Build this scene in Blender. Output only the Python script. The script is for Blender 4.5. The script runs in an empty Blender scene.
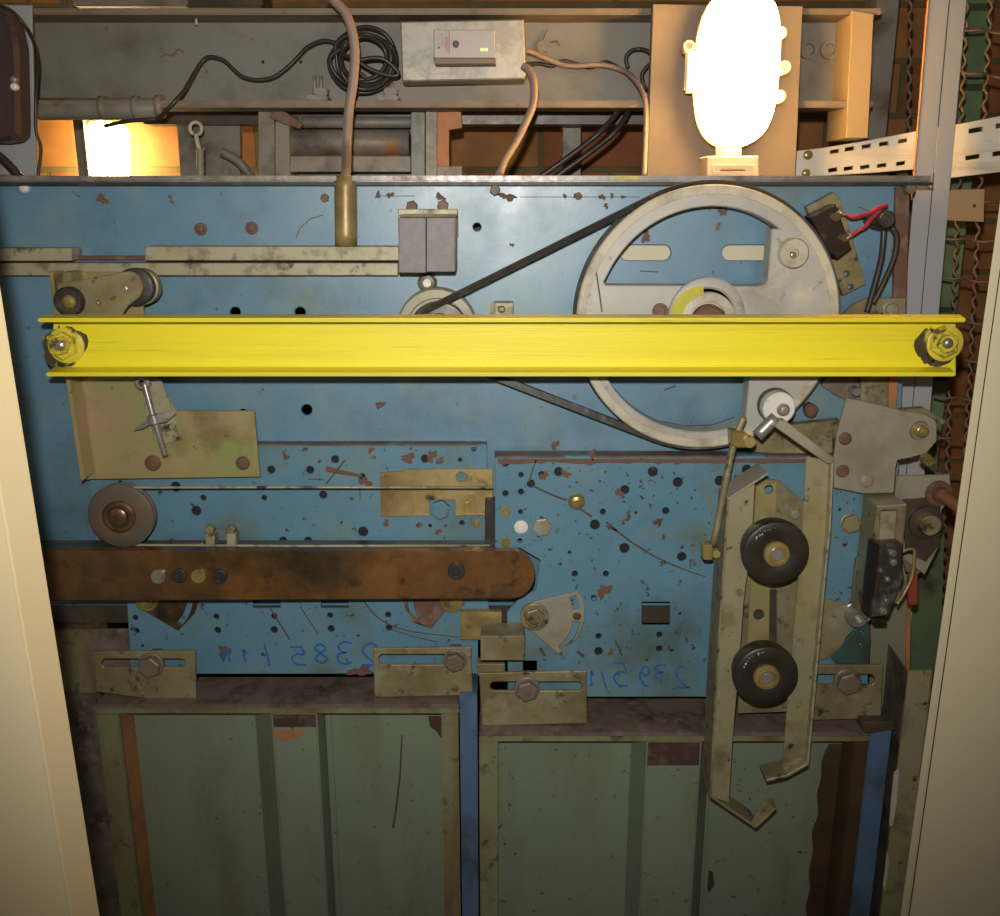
import bpy, bmesh, math, random
from mathutils import Vector, noise
random.seed(7)
SC = bpy.context.scene
COL = SC.collection
# ---------------------------------------------------------------- camera
F, PITCH = 950.0, math.radians(15)
DIST = 0.950 * math.cos(PITCH)
CAMZ = 1.75 + DIST * math.tan(PITCH)
CAM = Vector((0, -DIST, CAMZ))
FW = Vector((0, math.cos(PITCH), -math.sin(PITCH)))
UP = Vector((0, math.sin(PITCH), math.cos(PITCH)))
cd = bpy.data.cameras.new('camera')
cam = bpy.data.objects.new('camera', cd); COL.objects.link(cam)
cam.location = CAM; cam.rotation_euler = (math.pi/2 - PITCH, 0, 0)
cd.sensor_width = 36; cd.lens = F / 1000 * 36; cd.clip_start = 0.01
SC.camera = cam

def P(px, py, Y):
    """world point on the upright plane at depth Y that the photo shows at (px, py)"""
    d = FW + Vector((1, 0, 0)) * ((px - 500) / F) + UP * ((458 - py) / F)
    return CAM + d * ((Y - CAM.y) / d.y)
def S(px, py, Y):
    d = FW + Vector((1, 0, 0)) * ((px - 500) / F) + UP * ((458 - py) / F)
    return ((Y - CAM.y) / d.y) / F

def proj(v):
    d = v - CAM; k = d.dot(FW); return (500 + F * d.x / k, 458 - F * d.dot(UP) / k)
def wring(cx, cy, r, Y, a0, a1, n):
    """photo outline of a true circle standing at depth Y"""
    c = P(cx, cy, Y); s = S(cx, cy, Y) * r
    return [proj(c + Vector((math.cos(a) * s, 0, -math.sin(a) * s))) for a in (math.radians(a0 + (a1 - a0) * i / n) for i in range(n + 1))]
# ---------------------------------------------------------------- objects
W = {}
def link(name, me, m, parent=None, smooth=False):
    vs = [v.co for v in me.vertices]
    lo = Vector((min(v[i] for v in vs) for i in range(3))); hi = Vector((max(v[i] for v in vs) for i in range(3)))
    c = (lo + hi) / 2
    for v in me.vertices: v.co -= c
    if m is not None and not me.materials: me.materials.append(m)
    if smooth:
        for p in me.polygons: p.use_smooth = True
    o = bpy.data.objects.new(name, me); COL.objects.link(o)
    o.location = c - (W[parent] if parent else Vector((0, 0, 0)))
    if parent: o.parent = parent
    W[o] = c
    return o
def tag(o, label, cat, group=None, kind=None):
    if label: o['label'] = label
    if cat: o['category'] = cat
    if group: o['group'] = group
    if kind: o['kind'] = kind
    return o
def thing(name, label, cat, px, py, Y, group=None):
    o = bpy.data.objects.new(name, None); COL.objects.link(o)
    o.empty_display_size = 0.02
    o.location = P(px, py, Y); W[o] = o.location.copy()
    return tag(o, label, cat, group)
def from_bm(bm, name):
    bmesh.ops.recalc_face_normals(bm, faces=bm.faces)
    me = bpy.data.meshes.new(name); bm.to_mesh(me); bm.free(); return me

# ---- outlines in photo pixels
def circ(cx, cy, r, n=20, sx=1.0):
    return [(cx + r * sx * math.cos(i * math.tau / n), cy + r * math.sin(i * math.tau / n)) for i in range(n)]
def arc(cx, cy, r, a0, a1, n=12):
    return [(cx + r * math.cos(math.radians(a0 + (a1 - a0) * i / n)), cy + r * math.sin(math.radians(a0 + (a1 - a0) * i / n))) for i in range(n + 1)]
def rr(x0, y0, x1, y1, r=2, n=4):
    r = min(r, (x1 - x0) / 2, (y1 - y0) / 2)
    p = []
    for cx, cy, a in ((x1 - r, y1 - r, 0), (x0 + r, y1 - r, 90), (x0 + r, y0 + r, 180), (x1 - r, y0 + r, 270)):
        p += arc(cx, cy, r, a, a + 90, n)
    return p
def rect(x0, y0, x1, y1): return [(x0, y0), (x1, y0), (x1, y1), (x0, y1)]
def spline(pts, n=8):
    """Catmull-Rom through points of any dimension"""
    pts = [Vector(p) for p in pts]
    q = [pts[0] * 2 - pts[1]] + pts + [pts[-1] * 2 - pts[-2]]
    out = []
    for i in range(1, len(q) - 2):
        a, b, c, d = q[i-1:i+3]
        for k in range(n):
            t = k / n
            out.append(0.5 * ((2*b) + (c - a)*t + (2*a - 5*b + 4*c - d)*t*t + (3*b - a - 3*c + d)*t**3))
    out.append(pts[-1]); return out
def band(pts, w, w1=None):
    """closed outline of a strip of width w along pts"""
    L, R = [], []
    n = len(pts)
    for i in range(n):
        a = Vector(pts[max(0, i-1)][:2]); b = Vector(pts[i][:2]); c = Vector(pts[min(n-1, i+1)][:2])
        d1 = (b - a).normalized() if (b - a).length else (c - b).normalized()
        d2 = (c - b).normalized() if (c - b).length else d1
        d = (d1 + d2).normalized()
        k = 1 / max(0.4, d.dot(d1))
        ww = w if w1 is None else w + (w1 - w) * i / (n - 1)
        nrm = Vector((-d.y, d.x)) * ww / 2 * k
        L.append(tuple(b + nrm)); R.append(tuple(b - nrm))
    return L + R[::-1]
def blob(cx, cy, r, seed=0, n=14, j=0.35, sx=1.0):
    rnd = random.Random(seed + cx * 7 + cy); ph = [rnd.uniform(0, 6.28) for _ in range(4)]
    f = lambda a: r * (1 + j * (.45 * math.sin(2*a + ph[0]) + .35 * math.sin(3*a + ph[1]) + .3 * math.sin(5*a + ph[2]) + .2 * math.sin(8*a + ph[3])))
    return [(cx + f(i * math.tau / n) * sx * math.cos(i * math.tau / n), cy + f(i * math.tau / n) * math.sin(i * math.tau / n)) for i in range(n)]

def plate_mesh(name, outlines, Y, th, bev=0.6):
    """sheet with holes: outlines[0] outside, the rest holes; front face at Y, th metres thick"""
    Yf = Y if callable(Y) else (lambda x, y: Y)
    cu = bpy.data.curves.new(name, 'CURVE'); cu.dimensions = '2D'; cu.fill_mode = 'BOTH'
    half = max(th / 2, 1e-4); b = min(bev * 0.001, half * 0.45)
    cu.extrude = half - b; cu.bevel_depth = b; cu.offset = -b; cu.bevel_resolution = 0
    for pts in outlines:
        s = cu.splines.new('POLY'); s.points.add(len(pts) - 1); s.use_cyclic_u = True
        for q, p in zip(s.points, pts): q.co = (p[0] / 1000, -p[1] / 1000, 0, 1)
    o = bpy.data.objects.new(name, cu); COL.objects.link(o)
    me = bpy.data.meshes.new_from_object(o.evaluated_get(bpy.context.evaluated_depsgraph_get()))
    bpy.data.objects.remove(o); bpy.data.curves.remove(cu)
    me.name = name
    me.materials.clear()
    for v in me.vertices:
        px, py = v.co.x * 1000, -v.co.y * 1000
        t = (half - v.co.z) / (2 * half)
        q = P(px, py, Yf(px, py)); q.y += th * t
        v.co = q
    bm = bmesh.new(); bm.from_mesh(me); bmesh.ops.remove_doubles(bm, verts=bm.verts, dist=2e-6)
    bmesh.ops.recalc_face_normals(bm, faces=bm.faces); bm.to_mesh(me); bm.free()
    for p in me.polygons: p.use_smooth = False
    return me
def add_marks(me, marks, Y, lift=0.0002):
    """marks = [(material, [flat outlines])]: scratches, rust spots and ink that lie on the sheet's face"""
    bm = bmesh.new(); bm.from_mesh(me)
    for k, (m, outs) in enumerate(marks):
        me.materials.append(m)
        for kind, o in outs:
            n = len(o) // 2
            vs = [bm.verts.new(P(x, y, (Y(x, y) if callable(Y) else Y) - lift)) for x, y in o]
            if kind == 's':
                for i in range(n - 1):
                    f = bm.faces.new((vs[i], vs[i+1], vs[-2-i], vs[-1-i])); f.material_index = k + 1
            else:
                f = bm.faces.new(vs); f.material_index = k + 1
    bm.normal_update()
    for f in bm.faces:
        if f.material_index and f.normal.y > 0: f.normal_flip()
    bm.to_mesh(me); bm.free()
def ST(pts, w, w1=None): return ('s', band(pts, w, w1))
def BL(cx, cy, r, seed=0, sx=1.0, j=.6): return ('b', blob(cx, cy, r, seed, 26, j, sx))
def plate(name, outline, Y, th, m, parent=None, holes=(), bev=0.6, marks=None):
    me = plate_mesh(name, [outline] + list(holes), Y, th, bev)
    me.materials.append(m)
    if marks: add_marks(me, marks, Y)
    return link(name, me, m, parent)
def lathe(name, cx, cy, Y, prof, m, parent=None, n=40, mats=None, caps=True, axis=(0, 1, 0)):
    """turned part about an axis through the point at (cx, cy, Y); prof = [(radius in photo px, offset along axis in mm)]"""
    c = P(cx, cy, Y); s = S(cx, cy, Y)
    ax = Vector(axis).normalized()
    u = ax.cross(Vector((0, 0, 1)));
    if u.length < 0.01: u = Vector((1, 0, 0))
    u.normalize(); v = u.cross(ax)
    bm = bmesh.new(); rings = []
    for r, y in prof:
        rings.append([bm.verts.new(c + ax * (y / 1000) + (u * math.cos(i * math.tau / n) + v * math.sin(i * math.tau / n)) * (r * s)) for i in range(n)])
    for a, b in zip(rings, rings[1:]):
        for i in range(n): bm.faces.new((a[i], a[(i+1) % n], b[(i+1) % n], b[i]))
    if caps:
        bm.faces.new(rings[0]); bm.faces.new(rings[-1])
    me = from_bm(bm, name)
    me.materials.append(m)
    o = link(name, me, m, parent)
    for p in me.polygons: p.use_smooth = len(p.vertices) == 4
    try: me.set_sharp_from_angle(angle=math.radians(35))
    except Exception: pass
    return o
def tube(name, pts, r, m, parent=None, n=10, raw=False):
    """round bar or cable along world points, r in metres (or a list)"""
    bm = bmesh.new(); rings = []; N = len(pts)
    pts = [Vector(p) for p in pts]
    prev = None
    for i in range(N):
        d = (pts[min(N-1, i+1)] - pts[max(0, i-1)]).normalized()
        if prev is None:
            u = d.cross(Vector((0.13, 0.97, 0.2))).normalized()
        else:
            u = (prev - d * prev.dot(d)).normalized()
        prev = u; v = d.cross(u)
        rad = r[i] if isinstance(r, (list, tuple)) else r
        rings.append([bm.verts.new(pts[i] + (u * math.cos(k * math.tau / n) + v * math.sin(k * math.tau / n)) * rad) for k in range(n)])
    for a, b in zip(rings, rings[1:]):
        for i in range(n): bm.faces.new((a[i], a[(i+1) % n], b[(i+1) % n], b[i]))
    bm.faces.new(rings[0]); bm.faces.new(rings[-1])
    me = from_bm(bm, name)
    o = link(name, me, m, parent)
    for p in me.polygons: p.use_smooth = len(p.vertices) == 4
    return o
def cable(name, pxs, Y, rpx, m, parent=None, n=8, k=8):
    """cable through photo points (x, y[, depth])"""
    q = [P(p[0], p[1], p[2] if len(p) > 2 else Y) for p in pxs]
    return tube(name, spline(q, k), rpx * S(pxs[0][0], pxs[0][1], Y), m, parent, n)
def wbox(name, x0, x1, y0, y1, z0, z1, m, parent=None, bev=0.0015):
    bm = bmesh.new(); bmesh.ops.create_cube(bm, size=1)
    for v in bm.verts: v.co = Vector((x0 + (v.co.x + .5) * (x1 - x0), y0 + (v.co.y + .5) * (y1 - y0), z0 + (v.co.z + .5) * (z1 - z0)))
    if bev: bmesh.ops.bevel(bm, geom=bm.edges[:], offset=min(bev, 0.3 * min(abs(x1-x0), abs(y1-y0), abs(z1-z0))), segments=2, affect='EDGES')
    return link(name, from_bm(bm, name), m, parent)
def prism(name, A, B, m, parent=None, bev=0):
    """solid between two matching world polygons A and B"""
    bm = bmesh.new()
    a = [bm.verts.new(p) for p in A]; b = [bm.verts.new(p) for p in B]; n = len(a)
    bm.faces.new(a); bm.faces.new(b[::-1])
    for i in range(n): bm.faces.new((a[i], b[i], b[(i+1) % n], a[(i+1) % n]))
    if bev: bmesh.ops.bevel(bm, geom=bm.edges[:], offset=bev, segments=2, affect='EDGES')
    return link(name, from_bm(bm, name), m, parent)
def bolt(parent, cx, cy, Y, r, h, m, kind='hex', washer=0, name='bolt', wm=None, rot=0.3, depth=3):
    """one bolt as one mesh: washer, head, stub or socket"""
    c = P(cx, cy, Y); s = S(cx, cy, Y); bm = bmesh.new()
    def ring(rad, y, n, a=0): return [bm.verts.new(c + Vector((math.cos(a + i*math.tau/n) * rad * s, y / 1000, math.sin(a + i*math.tau/n) * rad * s))) for i in range(n)]
    def stack(prof, n, a=0):
        rs = [ring(r_, y_, n, a) for r_, y_ in prof]
        for p, q in zip(rs, rs[1:]):
            for i in range(n): bm.faces.new((p[i], p[(i+1) % n], q[(i+1) % n], q[i]))
        bm.faces.new(rs[0]); bm.faces.new(rs[-1])
    y0 = 0
    if washer:
        stack([(washer, depth), (washer, -1.6), (washer - 1, -2.2)], 28); y0 = -2.0
    if kind == 'hex':
        stack([(r, y0 + depth), (r, y0 - h * .86), (r * .86, y0 - h)], 6, rot)
    elif kind == 'stud':
        stack([(r, y0 + depth), (r, y0 - h * .55), (r * .88, y0 - h * .62)], 6, rot)
        stack([(r * .5, y0), (r * .5, y0 - h * .92), (r * .42, y0 - h)], 18)
    elif kind == 'round':
        stack([(r, y0 + depth), (r, y0 - h * .45), (r * .8, y0 - h * .85), (r * .45, y0 - h)], 22)
    elif kind == 'socket':
        stack([(r, y0 + depth), (r, y0 - h * .85), (r * .9, y0 - h), (r * .5, y0 - h), (r * .46, y0 - h * .35)], 22)
    elif kind == 'ring':
        stack([(r, y0 + depth), (r, y0 - h), (r * .62, y0 - h), (r * .55, y0 - h * .2)], 22)
    elif kind == 'slotted':
        stack([(r, y0 + depth), (r, y0 - h * .8), (r * .9, y0 - h)], 20)
        rs = r * .8
        q = [Vector((math.cos(rot) * rs * s, 0, math.sin(rot) * rs * s)), Vector((-math.sin(rot) * .14 * r * s, 0, math.cos(rot) * .14 * r * s))]
        e = Vector((0, (y0 - h - .15) / 1000, 0))
        f = bm.faces.new([bm.verts.new(c + e + q[0] + q[1]), bm.verts.new(c + e + q[0] - q[1]), bm.verts.new(c + e - q[0] - q[1]), bm.verts.new(c + e - q[0] + q[1])])
    me = from_bm(bm, name)
    return link(name, me, m, parent)

# ---------------------------------------------------------------- materials
def srgb(r, g, b):
    f = lambda c: (c / 255 / 12.92) if c / 255 <= .04045 else ((c / 255 + .055) / 1.055) ** 2.4
    return (f(r), f(g), f(b), 1)
def surf(name, c1, c2, rough=.5, metal=0.0, scale=9, layers=(), bump=.15, bscale=180, stretch=(1, 1, 1), rvar=.15, spec=.5):
    """c1-c2 mottled by noise; layers = [(colour, scale, low, high, stretch)] of worn patches, rust or grime laid over it"""
    m = bpy.data.materials.new(name); m.use_nodes = True
    nt = m.node_tree; N = nt.nodes; L = nt.links
    b = N['Principled BSDF']
    g = N.new('ShaderNodeNewGeometry')
    def noi(sc, st=(1, 1, 1), det=8, ro=.6):
        mp = N.new('ShaderNodeMapping'); mp.inputs['Scale'].default_value = st; L.new(g.outputs['Position'], mp.inputs['Vector'])
        n = N.new('ShaderNodeTexNoise'); n.inputs['Scale'].default_value = sc; n.inputs['Detail'].default_value = det; n.inputs['Roughness'].default_value = ro
        L.new(mp.outputs['Vector'], n.inputs['Vector']); return n.outputs['Fac']
    def ramp(f, lo, hi):
        r = N.new('ShaderNodeMapRange'); r.inputs['From Min'].default_value = lo; r.inputs['From Max'].default_value = hi; r.clamp = True
        L.new(f, r.inputs['Value']); return r.outputs['Result']
    def mix(f, a, c):
        x = N.new('ShaderNodeMix'); x.data_type = 'RGBA'; L.new(f, x.inputs['Factor'])
        if isinstance(a, tuple): x.inputs['A'].default_value = a
        else: L.new(a, x.inputs['A'])
        x.inputs['B'].default_value = c; return x.outputs['Result']
    base = noi(scale, stretch)
    col = mix(ramp(base, .3, .7), c1, c2)
    rf = None
    for l in layers:
        c, sc, lo, hi = l[:4]; lo -= .07; hi -= .09; st = l[4] if len(l) > 4 else (1, 1, 1)
        f = ramp(noi(sc, st, 10, .65), lo, hi)
        col = mix(f, col, c)
    L.new(col, b.inputs['Base Color'])
    rm = N.new('ShaderNodeMapRange'); rm.inputs['To Min'].default_value = max(.05, rough - rvar); rm.inputs['To Max'].default_value = min(1, rough + rvar)
    L.new(noi(scale * 4, stretch), rm.inputs['Value']); L.new(rm.outputs['Result'], b.inputs['Roughness'])
    b.inputs['Metallic'].default_value = metal
    b.inputs['Specular IOR Level'].default_value = spec
    if bump:
        bp = N.new('ShaderNodeBump'); bp.inputs['Strength'].default_value = bump; bp.inputs['Distance'].default_value = .001
        L.new(noi(bscale, stretch, 4), bp.inputs['Height']); L.new(bp.outputs['Normal'], b.inputs['Normal'])
    return m
def glow(name, c, s):
    m = bpy.data.materials.new(name); m.use_nodes = True; b = m.node_tree.nodes['Principled BSDF']
    b.inputs['Base Color'].default_value = c; b.inputs['Emission Color'].default_value = c; b.inputs['Emission Strength'].default_value = s
    return m
def bricks(name, c1, c2, mort, w, h, rough=.8):
    m = bpy.data.materials.new(name); m.use_nodes = True; nt = m.node_tree; N = nt.nodes; L = nt.links; b = N['Principled BSDF']
    g = N.new('ShaderNodeNewGeometry'); sp = N.new('ShaderNodeSeparateXYZ'); L.new(g.outputs['Position'], sp.inputs[0])
    ad = N.new('ShaderNodeMath'); ad.operation = 'ADD'; L.new(sp.outputs['X'], ad.inputs[0]); L.new(sp.outputs['Y'], ad.inputs[1])
    cb = N.new('ShaderNodeCombineXYZ'); L.new(ad.outputs[0], cb.inputs['X']); L.new(sp.outputs['Z'], cb.inputs['Y'])
    t = N.new('ShaderNodeTexBrick'); t.inputs['Scale'].default_value = 1; t.inputs['Brick Width'].default_value = w; t.inputs['Row Height'].default_value = h
    t.inputs['Mortar Size'].default_value = .004; t.inputs['Mortar Smooth'].default_value = .3
    t.inputs['Color1'].default_value = c1; t.inputs['Color2'].default_value = c2; t.inputs['Mortar'].default_value = mort
    L.new(cb.outputs[0], t.inputs['Vector'])
    n = N.new('ShaderNodeTexNoise'); n.inputs['Scale'].default_value = 30; n.inputs['Detail'].default_value = 8; L.new(g.outputs['Position'], n.inputs['Vector'])
    x = N.new('ShaderNodeMix'); x.data_type = 'RGBA'; x.blend_type = 'MULTIPLY'; x.inputs['Factor'].default_value = .7
    L.new(t.outputs['Color'], x.inputs['A']); L.new(n.outputs['Color'], x.inputs['B']); 
    cr = N.new('ShaderNodeMapRange'); cr.inputs['From Min'].default_value = .3; cr.inputs['From Max'].default_value = .7; cr.inputs['To Min'].default_value = .5; cr.inputs['To Max'].default_value = 1.1
    L.new(n.outputs['Fac'], cr.inputs['Value'])
    for l in list(x.inputs['B'].links): L.remove(l)
    L.new(cr.outputs['Result'], x.inputs['B'])
    L.new(x.outputs['Result'], b.inputs['Base Color']); b.inputs['Roughness'].default_value = rough
    bp = N.new('ShaderNodeBump'); bp.inputs['Strength'].default_value = .6; bp.inputs['Distance'].default_value = .004
    iv = N.new('ShaderNodeMath'); iv.operation = 'SUBTRACT'; iv.inputs[0].default_value = 1; L.new(t.outputs['Fac'], iv.inputs[1])
    L.new(iv.outputs[0], bp.inputs['Height']); L.new(bp.outputs['Normal'], b.inputs['Normal'])
    return m
RUSTC = (.16, .06, .025, 1); GRIME = (.035, .03, .02, 1)
M = {}
M['blue'] = surf('blue_paint', (.10, .225, .335, 1), (.135, .27, .375, 1), .40, 0, 5,
    [((.19, .29, .29, 1), 14, .58, .80), ((.07, .10, .085, 1), 6, .60, .86), ((.10, .07, .045, 1), 62, .71, .77), ((.05, .05, .045, 1), 130, .72, .77)], .07, 260, spec=1.0)
M['blue_grimy'] = surf('blue_paint_grimy', (.10, .225, .315, 1), (.135, .27, .36, 1), .42, 0, 6,
    [((.19, .28, .26, 1), 16, .57, .80), ((.06, .085, .065, 1), 8, .58, .84), ((.11, .07, .045, 1), 60, .70, .76), ((.04, .04, .035, 1), 120, .70, .75)], .15, 240)
M['door_blue'] = surf('blue_edge_paint', (.085, .15, .27, 1), (.11, .185, .30, 1), .5, 0, 8, [((.05, .07, .08, 1), 12, .6, .8)], .1)
M['zinc'] = surf('yellow_zinc_plate', (.42, .35, .165, 1), (.48, .38, .18, 1), .38, .35, 10,
    [((.34, .38, .13, 1), 11, .54, .74), ((.50, .34, .22, 1), 8, .60, .78), ((.20, .15, .05, 1), 15, .60, .85), (GRIME, 90, .72, .80)], .08, 300)
M['zinc_olive'] = surf('olive_zinc', (.36, .33, .20, 1), (.42, .37, .23, 1), .4, .3, 14, [((.40, .35, .16, 1), 9, .56, .75), ((.19, .15, .07, 1), 20, .58, .8), (GRIME, 70, .68, .78)], .1, 260)
M['zinc_old'] = surf('tarnished_zinc_plate', (.34, .30, .17, 1), (.28, .24, .125, 1), .48, .3, 14,
    [((.20, .15, .07, 1), 16, .50, .75), ((.40, .38, .25, 1), 25, .6, .8), (GRIME, 60, .64, .76)], .12, 260)
M['zinc_gold'] = surf('gold_zinc_plate', (.54, .43, .18, 1), (.42, .30, .12, 1), .4, .3, 12,
    [((.24, .15, .06, 1), 14, .5, .75), (GRIME, 50, .66, .8)], .08, 300)
M['zinc_grey'] = surf('grey_zinc_plate', (.34, .33, .27, 1), (.40, .36, .27, 1), .5, .25, 9,
    [((.25, .22, .13, 1), 12, .55, .8), ((.30, .22, .16, 1), 22, .62, .8)], .1, 260)
M['pale_zinc'] = surf('pale_zinc_bar', (.44, .40, .27, 1), (.36, .32, .20, 1), .5, .2, 30,
    [((.22, .18, .11, 1), 60, .58, .75), (GRIME, 40, .64, .76)], .2, 300)
M['cast'] = surf('grey_cast_alloy', (.50, .48, .44, 1), (.44, .42, .39, 1), .5, .1, 10,
    [((.26, .24, .20, 1), 14, .58, .85), ((.60, .55, .42, 1), 20, .62, .8), ((.12, .11, .09, 1), 45, .66, .8)], .1, 220)
M['rim'] = surf('cream_rim_paint', (.62, .56, .44, 1), (.54, .48, .36, 1), .5, 0, 14, [((.26, .22, .16, 1), 22, .56, .8)], .1)
M['steel'] = surf('bare_steel', (.45, .43, .39, 1), (.36, .33, .28, 1), .35, .6, 30, [((.15, .12, .08, 1), 30, .55, .8)], .1)
M['dark'] = surf('dark_oily_steel', (.055, .045, .035, 1), (.09, .07, .055, 1), .4, .2, 20, [((.14, .09, .05, 1), 30, .6, .8)], .15)
M['dirtbrown'] = surf('brown_grimy_steel', (.15, .11, .085, 1), (.21, .16, .13, 1), .55, .1, 20, [(GRIME, 26, .56, .8), ((.24, .18, .15, 1), 60, .6, .75)], .2)
M['oilbar'] = surf('brown_oily_bar', (.105, .065, .036, 1), (.16, .082, .032, 1), .24, .3, 7,
    [((.27, .12, .035, 1), 9, .52, .75), ((.045, .035, .02, 1), 7, .55, .78), ((.06, .04, .02, 1), 50, .62, .8)], .06, 200, (1, 1, 2.5), .1)
M['rail'] = surf('greasy_rail_steel', (.16, .15, .13, 1), (.11, .10, .085, 1), .35, .5, 20, [(GRIME, 20, .55, .8)], .1, 300, (.3, 1, 3))
M['yellow'] = surf('yellow_paint', (.88, .78, .03, 1), (.84, .73, .025, 1), .42, 0, 10,
    [((.70, .60, .03, 1), 16, .58, .8, (.12, 1, 5)), ((.36, .30, .03, 1), 30, .70, .82, (.10, 1, 6))], .2, 160, (.15, 1, 6))
M['yellow_bolt'] = surf('overpainted_yellow', (.74, .64, .05, 1), (.62, .52, .07, 1), .4, 0, 40, [((.09, .07, .03, 1), 50, .62, .72)], .3)
M['grime'] = surf('dark_grime', (.05, .042, .025, 1), (.09, .075, .04, 1), .5, 0, 60, [((.55, .47, .04, 1), 60, .60, .66)], .2)
M['rubber'] = surf('black_rubber', (.022, .020, .018, 1), (.035, .032, .028, 1), .5, 0, 40, [((.07, .06, .05, 1), 60, .6, .75)], .2)
M['belt'] = surf('black_belt', (.014, .013, .011, 1), (.028, .026, .022, 1), .45, 0, 40, [((.10, .09, .075, 1), 70, .62, .75)], .2)
M['roller'] = surf('brown_resin_roller', (.022, .017, .013, 1), (.036, .028, .021, 1), .42, 0, 30, [((.09, .075, .05, 1), 60, .70, .85)], .15)
M['oldroller'] = surf('worn_grey_roller', (.115, .10, .08, 1), (.085, .073, .057, 1), .6, 0, 22, [((.18, .10, .05, 1), 22, .56, .8)], .2)
M['copper'] = surf('greasy_copper', (.23, .13, .07, 1), (.15, .085, .045, 1), .35, .5, 30, [(GRIME, 30, .55, .8)], .1)
M['brass'] = surf('brass', (.55, .43, .16, 1), (.46, .34, .12, 1), .3, .6, 30, [((.14, .10, .04, 1), 30, .56, .8)], .1)
M['rustbolt'] = surf('orange_rust_bolt', (.30, .13, .07, 1), (.22, .09, .05, 1), .6, .1, 40, [], .2)
M['rust'] = surf('rusted_steel', (.17, .085, .055, 1), (.11, .055, .035, 1), .6, .1, 40, [((.26, .17, .12, 1), 40, .56, .75)], .3)
M['agedbolt'] = surf('aged_bolt_steel', (.25, .19, .14, 1), (.17, .125, .095, 1), .5, .2, 40, [(GRIME, 50, .62, .78)], .25)
M['rustedge'] = surf('rusty_bare_edge', (.15, .115, .095, 1), (.19, .145, .12, 1), .6, .1, 40, [((.12, .07, .05, 1), 30, .50, .7), ((.13, .26, .34, 1), 24, .62, .7)], .25)
M['white'] = surf('white_nylon', (.78, .77, .72, 1), (.72, .70, .64, 1), .4, 0, 20, [((.45, .40, .32, 1), 30, .62, .8)], .05)
M['block'] = surf('grey_black_block', (.20, .175, .175, 1), (.17, .15, .15, 1), .5, 0, 20, [((.26, .23, .22, 1), 80, .56, .72)], .12)
M['beige'] = surf('beige_enamel', (.68, .56, .34, 1), (.65, .53, .32, 1), .45, 0, 3, [((.62, .50, .30, 1), 8, .60, .9)], .05, 120)
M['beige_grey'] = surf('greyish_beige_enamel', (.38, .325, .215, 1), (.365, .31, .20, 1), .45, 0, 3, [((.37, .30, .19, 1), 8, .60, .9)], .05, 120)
M['green'] = surf('green_door_paint', (.20, .24, .17, 1), (.225, .265, .19, 1), .5, 0, 5, [((.16, .17, .10, 1), 7, .56, .85, (2, 1, .5)), ((.07, .06, .04, 1), 120, .71, .76)], .12)
M['green_old'] = surf('stained_green_paint', (.24, .25, .13, 1), (.21, .20, .10, 1), .55, 0, 9, [((.16, .10, .05, 1), 10, .5, .75, (2, 1, .6)), (GRIME, 40, .64, .8)], .2)
M['grease'] = surf('brown_grease_stain', (.075, .045, .022, 1), (.10, .06, .03, 1), .4, 0, 18, [((.05, .03, .015, 1), 14, .5, .8)], .1)
M['orange'] = surf('orange_primer', (.50, .21, .08, 1), (.42, .17, .06, 1), .6, 0, 20, [((.22, .14, .08, 1), 30, .56, .8)], .2)
M['redprimer'] = surf('dark_red_primer', (.085, .034, .028, 1), (.065, .03, .024, 1), .6, 0, 30, [((.12, .10, .08, 1), 40, .56, .75)], .2)
M['beam'] = surf('grey_green_beam_paint', (.20, .185, .15, 1), (.24, .22, .185, 1), .55, 0, 8, [((.14, .12, .09, 1), 14, .56, .8), ((.20, .08, .05, 1), 40, .70, .76)], .15)
M['beamlip'] = surf('brown_beam_edge', (.25, .19, .135, 1), (.21, .16, .11, 1), .6, 0, 12, [((.12, .08, .05, 1), 20, .56, .8)], .15)
M['flange'] = surf('grey_flange_edge', (.26, .235, .215, 1), (.21, .185, .165, 1), .4, .3, 40, [((.36, .32, .30, 1), 30, .56, .7), ((.13, .09, .07, 1), 40, .6, .75)], .15)
M['warmplate'] = surf('warm_tan_paint', (.42, .30, .17, 1), (.38, .27, .15, 1), .5, 0, 8)
M['frame'] = surf('grey_machine_paint', (.25, .225, .19, 1), (.20, .18, .145, 1), .5, .1, 12, [((.10, .075, .05, 1), 24, .56, .8), ((.30, .13, .05, 1), 30, .68, .76)], .15)
M['tan'] = surf('tan_panel_paint', (.20, .155, .115, 1), (.225, .17, .125, 1), .6, 0, 5, [((.17, .125, .09, 1), 12, .56, .8)], .06)
M['galv'] = surf('galvanised_sheet', (.34, .31, .26, 1), (.26, .24, .20, 1), .45, .2, 60, [((.40, .37, .31, 1), 40, .52, .66)], .05)
M['module'] = surf('light_grey_plastic', (.42, .37, .355, 1), (.40, .355, .34, 1), .4, 0, 5, [], .02)
M['post'] = surf('pale_grey_post_paint', (.41, .41, .43, 1), (.38, .38, .40, 1), .5, 0, 5, [((.40, .39, .38, 1), 12, .58, .85)], .06)
M['cream'] = surf('lit_cream_tone', (.66, .60, .42, 1), (.62, .55, .38, 1), .5, 0, 10, [((.45, .38, .24, 1), 14, .6, .85)], .06)
M['tray'] = surf('cream_tray_enamel', (.66, .58, .44, 1), (.62, .54, .40, 1), .45, 0, 6, [], .04)
M['pink'] = surf('grey_pink_cable_sheath', (.30, .215, .18, 1), (.26, .185, .155, 1), .5, 0, 20, [], .08)
M['cable'] = surf('black_cable_sheath', (.035, .028, .022, 1), (.05, .038, .03, 1), .4, 0, 20, [], .05)
M['redwire'] = surf('red_wire_sleeve', (.50, .035, .06, 1), (.42, .03, .05, 1), .4, 0, 20, [], .03)
M['redtag'] = surf('faded_red_sleeve', (.30, .06, .03, 1), (.24, .05, .03, 1), .5, 0, 20, [], .03)
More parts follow.
